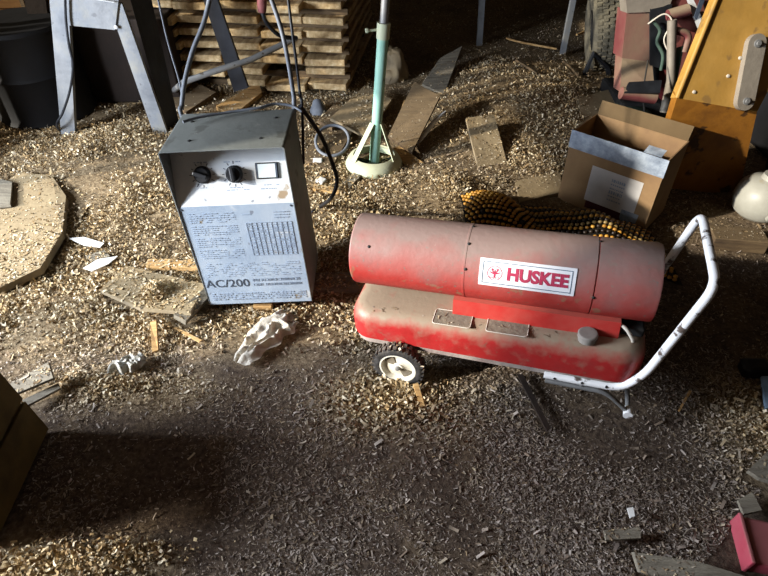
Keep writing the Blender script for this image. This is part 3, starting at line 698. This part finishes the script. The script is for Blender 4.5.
pslab([(624, -30, my + .02), (682, -30, my + .02), (668, 11, my - .01), (627, 13, my - .01)], .10, m_link, 'top_cover', FN)
pslab([(668, -30, my + .05), (720, -30, my + .05), (690, 110, my - .1), (664, 112, my - .1)], .08, m_mach_red, 'side_panel', FN)
dcl = [(684, -8, my - .03), (690, -8, my - .03), (706, 26, my - .06), (699, 32, my - .06)]
pslab(dcl, .004, m_decal, 'decal', FN)
pslab([(694, 17, my - .075), (702, -6, my - .075), (707, -6, my - .075), (697, 20, my - .075)], .004, m_ink_black, 'decal_stripe', FN)
obj('shaft', T([rl(672, 20, my - .1), rl(671, 80, my - .16), rl(664, 112, my - .2)], .022, 10), m_link, rm, smooth=60)
obj('hose', T(smooth([rl(652, 20, my - .05), rl(660, 30, my - .06), rl(657, 42, my - .06), rl(663, 55, my - .08), rl(661, 70, my - .08)]), .009, 8), m_green, rm, smooth=80)
pslab([(650, 6, my - .005), (672, 4, my - .005), (668, 70, my - .07), (650, 66, my - .07)], .01, m_black, 'shade_backing', FN)  # flat black sheet standing in for the shaded gap beside the hood
obj('muffler', T([rl(668, 16, my - .06), rl(688, 10, my - .05)], .030, 14), m_mach, rm, smooth=50)
obj('elbow_pipe', T(fillet([rl(674, 30, my - .1), rl(690, 34, my - .1), rl(684, 52, my - .12)], .05), .018, 10), m_mach, rm, smooth=60)
obj('strap', slab([rl(677, 48, my - .12), rl(684, 46, my - .12), rl(672, 108, my - .2), rl(662, 108, my - .2)], .01, FN), m_green, rm)
obj('wire', T(smooth([rl(648, 24, my - .06), rl(664, 14, my - .08), rl(672, 22, my - .1), rl(664, 40, my - .1), rl(672, 58, my - .12)]), .004, 6), m_tin, rm, smooth=80)
obj('engine_block', B((.02, .05, .0), (.3, .4, .5), .02), m_dark, rm)
obj('pedal', slab([rl(629, 82, my - .28), rl(662, 80, my - .28), rl(660, 93, my - .33), rl(624, 93, my - .33)], .018), m_black, rm)
obj('pedal_rod', T([rl(643, 90, my - .3), rl(645, 120, my - .3), rl(650, 132, my - .28)], .006, 8), m_dark, rm)
obj('lever', T([rl(644, 84, my - .27), rl(648, 60, my - .2)], .004, 8), m_dark, rm)
obj('front_bumper', T([rl(621, 93, my - .3), rl(655, 98, my - .3)], .03, 12), m_mach, rm, smooth=60)
obj('chassis', B((-.2, -.08, .0), (.25, .3, .12), .02), m_dark, rm)
# fender behind the cardboard box
p = G(628, 128)
obj('green_bin_lid', lathe([(.0, .075), (.08, .072), (.12, .05), (.135, .0), (.128, .0), (.11, .045), (0, .066)], 32), m_green, None, (p.x, p.y + .05, gz(p.x, p.y)), smooth=40, label='dark green dome-shaped lid behind the open cardboard box', cat='lid')
# black bracket by the tire
p = G(592, 80)
bm = bmesh.new(); tube(bm, [(-.06, 0, .0), (-.03, 0, .14), (.09, .02, .05), (.11, .02, .0)], .018, 6)
obj('black_bracket', bm, m_black, None, (p.x, p.y, gz(p.x, p.y) - .003), label='black bent bracket on the floor at the foot of the tire', cat='bracket')
p0 = G(575, 122)
board('tan_panel', [(578, 98, .10), (628, 84, .10), (642, 120, .05), (584, 130, .05)], .03, m_ply, 'tan dusty panel lying behind the cardboard box', 'panel')

yl = thing('loader_arm', 'yellow steel loader arm with a bolted grey link plate', 'loader arm', (1.45, 2.3, 0))
def yy_(px, py, v): return Y(px, py, v) - yl.location
ya, yb = 2.22, 2.36
def plane3(a, b, c): return a + yl.location, (b - a).cross(c - a).normalized()
def onp(px, py, pl): d = ray(px, py); return CAM + d * ((pl[0] - CAM).dot(pl[1]) / d.dot(pl[1])) - yl.location
pu = plane3(yy_(677, 98, ya), yy_(757, 112, ya), yy_(717, -2, yb))
front = [onp(px, py, pu) for px, py in ((717, -2), (738, -60), (830, -60), (800, 30), (757, 112), (677, 98))]
ny = pu[1] if pu[1].y < 0 else -pu[1]
obj('arm_plate', slab(front, .05, ny), m_yel, yl)
obj('edge_lip', T([front[5], front[0], front[1]], .010, 8), m_yel, yl, smooth=60)
pl_ = plane3(front[5], front[4], yy_(690, 190, 2.29))
obj('lower_plate', slab([front[5], front[4], onp(738, 196, pl_), onp(650, 186, pl_)], .05, pl_[1] if pl_[1].y < 0 else -pl_[1]), m_yel_shaded, yl)
# link plate: rounded bar with two holes' bolts
c0 = onp(753, 44, pu); c1 = onp(742, 101, pu); ax = (c0 - c1).normalized(); sd = ax.cross(ny).normalized(); nrm_ = sd.cross(ax).normalized()
if nrm_.y > 0: nrm_ = -nrm_
L_ = (c0 - c1).length; w_ = .036
pts = []
for k in range(13): a = R(180 * k / 12); pts.append(c0 + ax * math.sin(a) * w_ + sd * math.cos(a) * w_)
for k in range(13): a = R(180 + 180 * k / 12); pts.append(c1 + ax * math.sin(a) * w_ + sd * math.cos(a) * w_)
lk = obj('link_plate', slab([p + nrm_ * .026 for p in pts], .026, nrm_), m_link, yl)
for c_ in (c0, c1):
    rot = nrm_.to_track_quat('Z', 'Y').to_matrix().to_4x4()
    obj('bolt', lathe([(.014, 0), (.014, .005), (.008, .0055), (.008, .013), (0, .013)], 14, M=Matrix.Translation(c_ + nrm_ * .026) @ rot), m_pipe, lk, smooth=40)
for (px, py) in ((728, 76), (694, 92), (740, 58)):
    obj('rivet', lathe([(.007, 0), (.006, .004), (0, .005)], 12, M=Matrix.Translation(onp(px, py, pu)) @ nrm_.to_track_quat('Z', 'Y').to_matrix().to_4x4()), m_tin, yl, smooth=40)
db = thing('dark_machine', 'black machine body in deep shadow right of the yellow loader arm', 'machine', (2.12, 2.62, 0))
obj('body', B((-.2, -.1, 0), (.6, .6, .85), .03), m_blackbag, db)
obj('foot', B((-.25, -.25, 0), (.3, -.1, .1), .02), m_blackbag, db)
# milky jug
p = G(748, 216)
jug = thing('plastic_jug', 'milky white plastic jug lying on the floor beneath the yellow loader', 'jug', (p.x + .05, p.y + .03, gz(p.x, p.y) - .005), (0, 0, R(20)))
bm = lathe([(0, 0), (.07, 0), (.105, .03), (.118, .08), (.112, .13), (.085, .165), (.045, .18), (.04, .20), (0, .2)], 36)
obj('body', bm, m_jug, jug, smooth=50)
bm = T(smooth([(-.05, -.06, .17), (-.08, -.10, .15), (-.09, -.125, .10), (-.07, -.105, .06)]), .012, 10)
obj('grip', bm, m_jug, jug, smooth=60)

# ------------------------------------------------------------------ cardboard box with tape and label
A_ = Vector((.79, 2.23, 0)); Bv = Vector((1.09, 1.965, 0))
ux = (Bv - A_); Wb = ux.length; ux.normalize(); uy = Vector((-ux.y, ux.x, 0))
cb = thing('cardboard_box', 'open cardboard box with shiny tape and a white label behind the heater', 'box', A_ + Vector((0, 0, .0)), (R(0), 0, math.atan2(ux.y, ux.x)))
Db, Hb, t_ = .22, .335, .005
obj('front_side', B((0, 0, 0), (Wb, t_, Hb)), m_card, cb)
obj('left_side', B((0, t_, 0), (t_, Db, Hb)), m_card, cb); obj('right_side', B((Wb - t_, t_, 0), (Wb, Db, Hb)), m_card, cb)
obj('back_side', B((t_, Db - t_, 0), (Wb - t_, Db, Hb)), m_card, cb); obj('bottom', B((t_, t_, 0), (Wb - t_, Db - t_, t_)), m_card_in, cb)
obj('flap', B((t_, 0, 0), (Wb - t_, t_, .06)), m_card_in, cb, (0, Db - .004, Hb), (R(-18), 0, 0))
tp_ = obj('tape', lumpy(B((-.004, -.0015, Hb - .075), (Wb + .003, .0002, Hb + .002)), .001, 40), m_tape, cb)
obj('tape', B((Wb - .1, .001, 0), (Wb - .03, .05, .001)), m_tape, cb, (0, 0, Hb + .004), (R(12), 0, 0))
lb = obj('label', B((.12, -.0012, .05), (.34, .0002, .215)), m_label, cb, label='white paper label')
bm = bmesh.new()
for k, h_ in enumerate((.012, .006, .006, .015, .006, .006)):
    z = .18 - k * .018; x = .215
    while x < .27:
        l = rnd.uniform(.003, .009); box(bm, (x, -.0018, z - h_ / 2), (x + l, -.0008, z + h_ / 2)); x += l + .003
obj('label_print', bm, m_ink_grey, lb)
obj('maroon_band', B((.13, -.001, .015), (.33, .0003, .052)), m_maroon, cb)
obj('torn_tape', lumpy(B((.29, -.003, .0), (.36, -.001, .07)), .006, 30, 2), m_tape, cb)

# ------------------------------------------------------------------ beaded seat cover
def bead_cover():
    root = thing('beaded_seat_cover', 'crumpled seat cover of yellow and black beads on floor behind the heater', 'seat cover', (.70, 2.0, 0))
    def surf(u, v):   # u along the length, v from front to rear
        x = .34 + .78 * u; yc = 2.09 - .30 * u
        b1 = math.exp(-((u - .16) / .15) ** 2); b2 = math.exp(-((u - .68) / .22) ** 2)
        yv = yc + (v - .5) * (.34 + .05 * b2)
        z = .016 + (.12 * b1 + .10 * b2) * math.sin(math.pi * min(1, max(0, v * .95 + .04))) + .006 * math.sin(u * 30)
        return Vector((x - .70, yv - 2.0, z))
    bm = bmesh.new(); nu, nv = 30, 14
    g = [[bm.verts.new(surf(i / nu, j / nv) - Vector((0, 0, .006))) for j in range(nv + 1)] for i in range(nu + 1)]
    for i in range(nu):
        for j in range(nv): bm.faces.new((g[i][j], g[i + 1][j], g[i + 1][j + 1], g[i][j + 1]))
    bmesh.ops.solidify(bm, geom=bm.faces[:], thickness=.004)
    obj('backing', bm, m_net, root, smooth=80)
    bm = bmesh.new(); lay = bm.verts.layers.float_color.new('tint'); rs = random.Random(3)
    NU, NV = 40, 17
    for i in range(NU):
        for j in range(NV):
            u = (i + .5 + (j % 2) * .5) / (NU + 1); v = (j + .5) / NV
            c = surf(u, v); r_ = .0088
            blk = (u < .36 and v > .74) or (u >= .36 and j % 3 > 0 and v > .3) or rs.random() < .05
            colr = lin('2a2019') if blk else lin(rs.choice(('b98532', 'cc9940', 'a5742a')))
            if blk and j % 4 == 3: colr = lin('8a7448')
            vs = bmesh.ops.create_icosphere(bm, subdivisions=1, radius=r_, matrix=Matrix.Translation(c + Vector((0, 0, .003))) @ Matrix.Diagonal((1.15, .95, .9, 1)))['verts']
            for q in vs: q[lay] = colr
    obj('beads', bm, m_bead, root, smooth=180, kind='stuff')
bead_cover()

# ------------------------------------------------------------------ left side: boards, scraps
z1 = .035
board('flat_slab', [(-30, 205, .03), (20, 172, .05), (52, 176, .06), (66, 196, .055), (62, 232, .055), (40, 268, .05), (-10, 292, .03)], .03, m_ply, 'large tilted sawdust-covered slab lying on the floor at the far left', 'slab')
board('stone_piece', [(-10, 176, .07), (12, 182, .065), (10, 204, .065), (-10, 206, .065)], .015, m_grey_wood, 'grey flat piece lying on the sawdust-covered slab', 'stone')
board('narrow_stick', [(76, 214, .03), (95, 188, .025), (98, 192, .025), (81, 218, .03)], .012, m_wood_old, 'short brown stick in the shadow beside the sawdust-covered slab', 'stick')
board('plywood_piece', [(100, 290, .055), (126, 266, .05), (206, 284, .065), (190, 312, .075), (140, 308, .065)], .016, m_ply, 'tilted plywood piece with a heap of shavings left of the welder', 'plywood')
board('pale_stick', [(148, 259, .03), (205, 259, .03), (206, 268, .028), (146, 267, .028)], .018, m_wood, 'pale stick lying against the lower left side of the welder', 'stick')
board('wedge_block', [(174, 314, .065), (208, 285, .085), (214, 291, .07), (186, 321, .05)], .04, m_grey_wood, 'small grey wood strip leaning on the plywood piece by the welder', 'wood strip')
board('white_shard', [(68, 238, .03), (84, 237, .032), (104, 243, .03), (100, 247, .028), (84, 245, .028)], .004, m_foam, 'upper white curved shard lying in the shavings left of the welder', 'shard')
board('white_shard', [(83, 268, .03), (98, 259, .034), (118, 256, .03), (108, 264, .028), (92, 271, .028)], .004, m_foam, 'lower white curved shard nearer the tilted plywood piece', 'shard')
board('grey_chunk', [(86, 256, .03), (104, 250, .034), (110, 256, .03), (94, 264, .028)], .012, m_grey_wood, 'small grey chunk lying between the two white shards', 'chunk')
board('upright_peg', [(150, 322, .05), (156, 320, .055), (158, 350, .012), (152, 352, .012)], .01, m_wood, 'short upright peg standing under the edge of the tilted plywood piece', 'peg')
board('thin_twig', [(173, 328, .015), (176, 327, .015), (202, 340, .014), (199, 342, .014)], .004, m_wood, 'thin pale twig on the floor below the left corner of the welder', 'twig')
board('broken_board', [(10, 384, .06), (48, 362, .09), (53, 378, .075), (15, 394, .05)], .012, m_grey_wood, 'broken board catching light beside the dark crate', 'board')
board('grey_lath', [(22, 400, .035), (58, 383, .04), (60, 388, .036), (26, 406, .032)], .01, m_grey_wood, 'grey lath lying under the edge of the broken board', 'lath')
board('bright_twig', [(413, 384, .035), (418, 383, .035), (425, 406, .012), (420, 407, .012)], .006, m_wood, 'bright split of wood leaning under the front heater wheel', 'splinter')
board('wood_splinter', [(517, 374, .02), (523, 374, .02), (551, 428, .012), (547, 431, .012)], .006, m_brown, 'thin dark slat sticking out from under the heater tank', 'slat')
board('pale_stick', [(678, 410, .012), (680, 411, .012), (692, 391, .03), (689, 390, .03)], .006, m_wood, 'short pale stick on the floor right of the heater foot', 'stick')
# chips heaped on the plywood
p = G(160, 300)
# crumpled rag and paper
def crumple(name, px, py, rx, ry, h, seed, m, label, cat, rz=0):
    p = G(px, py); bm = bmesh.new(); bmesh.ops.create_icosphere(bm, subdivisions=4, radius=1)
    for v in bm.verts:
        n_ = noise.noise(v.co * 1.6 + Vector((seed, 0, 0))) * .5 + (1 - abs(noise.noise(v.co * 3.1 + Vector((0, seed, 0))))) * .45 - .3 + noise.noise(v.co * 7 + Vector((seed, 1, 0))) * .12
        d = v.co.copy() * (1 + n_ * .8)
        v.co = Vector((d.x * rx, d.y * ry, max(-.002, d.z * h)))
    return obj(name, bm, m, None, (p.x, p.y, gz(p.x, p.y)), (0, 0, rz), smooth=60, label=label, cat=cat)
def cloth(name, px, py, L_, W_, amp, seed, m, label, cat, rz):
    p = G(px, py); bm = bmesh.new(); nu, nv = 46, 24; g = []
    for i in range(nu + 1):
        row = []
        for j in range(nv + 1):
            u, v = i / nu - .5, j / nv - .5
            q = Vector((u * L_, v * W_, 0)); w1 = noise.noise_vector(q * 9 + Vector((seed, 0, 0)))
            fold = (1 - abs(noise.noise(Vector((u * 3 + v * 2.4 + seed, v * 3.2 - u * 1.2, 1)))) * 1.6) * amp + abs(noise.noise(Vector((u * 6, v * 7 + seed, 4)))) * amp * .35
            edge = 1 - sst(.36, .5, max(abs(u), abs(v)))
            sc = .5 + .5 * sst(-.5, .15, u) - .3 * sst(.25, .5, u) + .45 * noise.noise(Vector((u * 5, seed + (9 if v > 0 else 0), 3)))
            row.append(bm.verts.new((q.x + w1.x * .02, q.y * sc + w1.y * .02 + .03 * noise.noise(Vector((u * 4, seed, 9))), max(.012, .008 + fold * (.3 + .7 * edge)))))
        g.append(row)
    for i in range(nu):
        for j in range(nv): bm.faces.new((g[i][j], g[i + 1][j], g[i + 1][j + 1], g[i][j + 1]))
    bmesh.ops.solidify(bm, geom=bm.faces[:], thickness=.002)
    return obj(name, bm, m, None, (p.x, p.y, gz(p.x, p.y) + .003), (0, 0, rz), smooth=70, label=label, cat=cat)
cloth('rag', 267, 341, .25, .15, .034, 3.7, m_rag, 'crumpled dirty white rag on the floor in front of the welder', 'rag', R(58))
cloth('crumpled_paper', 128, 368, .12, .07, .035, 8.2, m_paper, 'crumpled grey paper on the floor between the broken board and rag', 'paper', R(15))
# ------------------------------------------------------------------ dark crate at the left edge
cr = thing('dark_crate', 'brown wooden crate in deep shadow at the left edge of the floor', 'crate', (-.965, .64, 0), (0, R(-7), R(3)))
obj('body', B((-.42, 0, 0), (0, .34, .42), .006), m_crate, cr)
for z in (.0, .14, .28): obj('slat', B((0, -.003, z + .004), (.010, .343, z + .132), .002), m_crate, cr)

# ------------------------------------------------------------------ bottom right scraps
p = G(752, 545)
rb = thing('red_case', 'faded red plastic case lying in the shavings at the bottom right', 'case', (p.x, p.y - .03, gz(p.x, p.y) - .006), (R(0), R(4), R(-12)))
obj('body', B((-.03, -.03, 0), (.12, .09, .05), .008), m_redplastic, rb)
obj('rim', B((-.038, -.034, .0), (-.028, .094, .056), .003), m_redplastic, rb)
board('dark_plank', [(634, 552, .03), (700, 562, .035), (790, 590, .03), (780, 625, .025), (690, 590, .03), (640, 572, .02)], .022, m_grey_wood, 'dark weathered plank half buried at the bottom edge near the red case', 'plank')
board('grey_board_corner', [(748, 470, .03), (790, 430, .035), (800, 490, .03), (760, 478, .03)], .014, m_grey_wood, 'grey board corner on the shavings above the red case', 'board')
board('grey_scrap', [(738, 500, .014), (752, 492, .016), (762, 510, .014), (744, 514, .014)], .01, m_grey_wood, 'small grey scrap just above the red case', 'scrap')
board('grey_strip', [(604, 530, .012), (640, 527, .014), (641, 538, .012), (606, 540, .012)], .008, m_grey_wood, 'flat grey strip pressed into the shavings near the dark plank', 'strip')
board('white_fleck', [(627, 508, .014), (633, 507, .016), (635, 516, .014), (630, 518, .012)], .004, m_foam, 'tiny white flake lying on the grey shavings', 'flake')
board('blue_scrap', [(762, 376, .06), (790, 376, .06), (790, 408, .03), (766, 408, .02)], .01, m_blue, 'pale blue plastic scrap at the right edge of the floor', 'scrap')
p = G(752, 372)
obj('black_lump', lumpy(B((-.04, -.025, 0), (.05, .03, .05), .012), .01, 20, 4), m_black, None, (p.x, p.y, gz(p.x, p.y) - .003), label='black lump of scrap beside the pale blue plastic', cat='scrap')
p = G(735, 244)
obj('wood_offcut', B((-.11, -.05, 0), (.1, .05, .06), .004), m_wood_old, None, (p.x, p.y, gz(p.x, p.y) - .003), (0, 0, R(-8)), label='brown wood block on the shadowed floor behind the heater handle', cat='wood block')

# ------------------------------------------------------------------ loose wood shavings: curled flakes nobody could count
def shavings():
    rs = np.random.RandomState(11); N_ = 680000
    bpy.context.view_layer.update()
    dg = bpy.context.evaluated_depsgraph_get()
    th = rs.uniform(-.86, .86, N_); r = .5 * np.exp(rs.uniform(0, math.log(5.8 / .5), N_))
    X = r * np.sin(th) * 1.1; Yy = r * np.cos(th)
    gx = np.arange(-4.3, 4.4, .03); gy = np.arange(.2, 6.2, .03)
    FG = np.array([[fresh_and_lit(a, b) for a in gx] for b in gy]); ZG = np.array([[gz(a, b) for a in gx] for b in gy])
    def bil(Gd, X, Yy):
        u = np.clip((X - gx[0]) / .03, 0, len(gx) - 1.001); v = np.clip((Yy - gy[0]) / .03, 0, len(gy) - 1.001)
        i, j = u.astype(int), v.astype(int); u -= i; v -= j
        return Gd[j, i] * (1 - u) * (1 - v) + Gd[j, i + 1] * u * (1 - v) + Gd[j + 1, i] * (1 - u) * v + Gd[j + 1, i + 1] * u * v
    fr = bil(FG, X, Yy)
    pn = np.array([[noise.noise(Vector((a * 2.6, b * 2.6, 21))) + .5 * noise.noise(Vector((a * 7, b * 7, 5))) for a in gx] for b in gy])
    patch = np.clip(.72 + 1.2 * bil(pn, X, Yy), .12, 1)
    near = np.clip((X + .05) / .5, 0, 1) * np.clip((1.7 - Yy) / .4, 0, 1)
    keep = rs.uniform(0, 1, N_) < np.maximum(fr * .9 + .1, np.maximum(.22, near * .75)) * patch
    X, Yy, fr = X[keep], Yy[keep], fr[keep]; n = len(X)
    Z = bil(ZG, X, Yy); onfl = np.ones(n, bool); ok = np.ones(n, bool)
    rest = ('slab', 'board', 'plank', 'offcut', 'plywood', 'panel', 'stick', 'block', 'strip', 'chunk')
    coin = rs.uniform(0, 1, n)
    for k in range(n):
        hit, loc, nrm, idx, o, _ = scene.ray_cast(dg, Vector((X[k], Yy[k], 1.0)), Vector((0, 0, -1)), distance=1.3)
        if hit and o.name != 'floor':
            top = o
            while top.parent: top = top.parent
            nm = top.name.split('.')[0]
            if nrm.z > .75 and loc.z < .2 and any(nm.endswith(q) or q in nm for q in rest) and coin[k] < (.08 if nm in ('dark_plank', 'grey_strip', 'grey_scrap', 'grey_board_corner') else .25 if nm in ('plywood_piece', 'offcut', 'plank') else .42):
                Z[k] = loc.z; onfl[k] = False; fr[k] = max(fr[k], .5)
            elif nrm.z > .9 and top.name == 'kerosene_heater' and loc.z < .27 and coin[k] < .06: Z[k] = loc.z; onfl[k] = False
            elif loc.z < .1: ok[k] = False
    X, Yy, Z, fr, onfl = X[ok], Yy[ok], Z[ok], fr[ok], onfl[ok]
    for (px, py, sx, sy, hgt, cnt) in ((160, 306, .04, .05, .085, 2200), (85, 163, .05, .03, .045, 900), (120, 145, .10, .05, .05, 1500), (450, 195, .06, .05, .04, 900), (262, 322, .10, .03, .02, 700), (20, 570, .07, .022, .012, 900), (80, 561, .07, .02, .012, 900), (130, 552, .06, .015, .008, 500)):  # last three heaps: pale chips added to brighten the sunlit strip
        q = G(px, py); ax_, ay_ = rs.normal(0, 1, cnt), rs.normal(0, 1, cnt); top = hgt * np.exp(-(ax_ ** 2 + ay_ ** 2) / 2) * rs.uniform(.3, 1, cnt)
        X = np.append(X, q.x + ax_ * sx); Yy = np.append(Yy, q.y + ay_ * sy); fr = np.append(fr, np.full(cnt, 1.0)); onfl = np.append(onfl, np.full(cnt, True))
        Z = np.append(Z, gz(q.x, q.y) + .004 + top)
    n = len(X)
    Z = Z + np.where(onfl, rs.uniform(-.002, .004, n) + fr * rs.uniform(0, .016, n), .0015)
    ln = np.exp(rs.normal(math.log(.0076), .48, n)) * (.8 + .42 * fr); ln = np.minimum(ln, .030); wd = ln * (rs.uniform(.12, .34, n) + fr * rs.uniform(0, .3, n)); wd = np.clip(wd, .0012, .008)
    curl = rs.uniform(-3.2, 3.2, n) * (.35 + .65 * fr)
    K = 4
    t = np.linspace(-.5, .5, K)
    cc = np.where(np.abs(curl) < .15, .15, curl)
    lx = np.sin(cc[:, None] * t) / cc[:, None] * ln[:, None]; lz = (1 - np.cos(cc[:, None] * t)) / cc[:, None] * ln[:, None]
    P = np.zeros((n, K, 2, 3)); P[..., 0] = lx[:, :, None]; P[..., 2] = lz[:, :, None]
    P[:, :, 0, 1] = -wd[:, None] / 2; P[:, :, 1, 1] = wd[:, None] / 2
    flat = np.where(onfl, .45 + .55 * fr, .25)
    a = rs.uniform(0, 2 * np.pi, n); tl = rs.normal(0, .6, n) * flat; rl = rs.normal(0, .7, n) * flat
    ca, sa, ct, st, cr_, sr = np.cos(a), np.sin(a), np.cos(tl), np.sin(tl), np.cos(rl), np.sin(rl)
    Z0 = np.zeros(n); O1 = np.ones(n)
    Rz = np.array([[ca, -sa, Z0], [sa, ca, Z0], [Z0, Z0, O1]]).transpose(2, 0, 1)
    Ry = np.array([[ct, Z0, st], [Z0, O1, Z0], [-st, Z0, ct]]).transpose(2, 0, 1)
    Rx = np.array([[O1, Z0, Z0], [Z0, cr_, -sr], [Z0, sr, cr_]]).transpose(2, 0, 1)
    P = np.einsum('nij,nkmj->nkmi', Rz @ Ry @ Rx, P)
    P += np.stack([X, Yy, Z], 1)[:, None, None, :]
    low = P[..., 2].min(axis=(1, 2))
    P[..., 2] += np.maximum(0, (Z - .004) - low)[:, None, None]
    nv = n * K * 2
    me = bpy.data.meshes.new('wood_shavings'); me.vertices.add(nv); me.vertices.foreach_set('co', P.reshape(-1))
    base = (np.arange(n) * K * 2)[:, None, None]
    q = np.array([[2 * k, 2 * k + 1, 2 * k + 3, 2 * k + 2] for k in range(K - 1)])[None]
    idx = (base + q).reshape(-1); nf = n * (K - 1)
    me.loops.add(nf * 4); me.loops.foreach_set('vertex_index', idx.astype(np.int32))
    me.polygons.add(nf); me.polygons.foreach_set('loop_start', (np.arange(nf) * 4).astype(np.int32))
    me.update(calc_edges=True)
    pal = np.array([lin(h)[:3] for h in ('bca680', 'a98f68', 'cdbb98', '8c7350', '9f8863', 'd9caae')])
    pal2 = np.array([lin(h)[:3] for h in ('84786e', '6c6058', '968a80', '5b5049', '7a6b5e', 'a89c92')])
    k = rs.randint(0, 6, n); mixf = np.clip(fr * 1.1 + rs.normal(0, .2, n), 0, 1)[:, None]
    c = pal[k] * mixf + pal2[rs.randint(0, 6, n)] * (1 - mixf); c *= rs.uniform(.75, 1.1, n)[:, None]
    c4 = np.ones((n, K * 2, 4)); c4[..., :3] = c[:, None, :]
    at = me.color_attributes.new('tint', 'FLOAT_COLOR', 'POINT'); at.data.foreach_set('color', c4.reshape(-1))
    me.materials.append(m_chip)
    o = bpy.data.objects.new('wood_shavings', me); COL.objects.link(o)
    setp(o, 'loose curled wood shavings strewn thickly over the whole earth floor', 'wood shavings', kind='stuff')
shavings()

# ------------------------------------------------------------------ daylight through the open left side of the barn
w = bpy.data.worlds.new('world'); scene.world = w; w.use_nodes = True
bg = w.node_tree.nodes['Background']; bg.inputs[0].default_value = (1.0, .88, .66, 1); bg.inputs[1].default_value = .34
sd = bpy.data.lights.new('sun', 'SUN'); sd.energy = 6.3; sd.color = (1, .93, .80); sd.angle = R(1.2)
so = bpy.data.objects.new('sun', sd); COL.objects.link(so)
so.rotation_euler = Vector((1, .36, -.39)).to_track_quat('-Z', 'Y').to_euler()
# unseen boards added to block sun off near floor; a gap lets one strip through
sh = [((-3.65, -.35, 0), (-3.6, -.29, 3.2)), ((-3.65, -.49, 1.2), (-3.6, -.35, 3.2))]
y = -5.0
while y < -.6: sh.append(((-3.65, y, 0), (-3.6, y + .1, 3.2))); y = round(y + .105, 3)
sh.append(((-3.65, y, 0), (-3.6, -.49, 3.2)))
boards('added_sun_screen', sh, m_plank)
ad = bpy.data.lights.new('sky_opening', 'AREA'); ad.shape = 'RECTANGLE'; ad.size = 1.2; ad.size_y = .8; ad.energy = 300; ad.color = (.80, .88, 1)
ao = bpy.data.objects.new('sky_opening', ad); COL.objects.link(ao); ao.location = (-3.0, .72, 1.2)
ao.rotation_euler = (Vector((.3, 1.2, .1)) - Vector(ao.location)).to_track_quat('-Z', 'Z').to_euler()

vs = scene.view_settings; vs.view_transform = 'Standard'; vs.look = 'None'; vs.gamma = 1; vs.exposure = .1; vs.use_curve_mapping = False
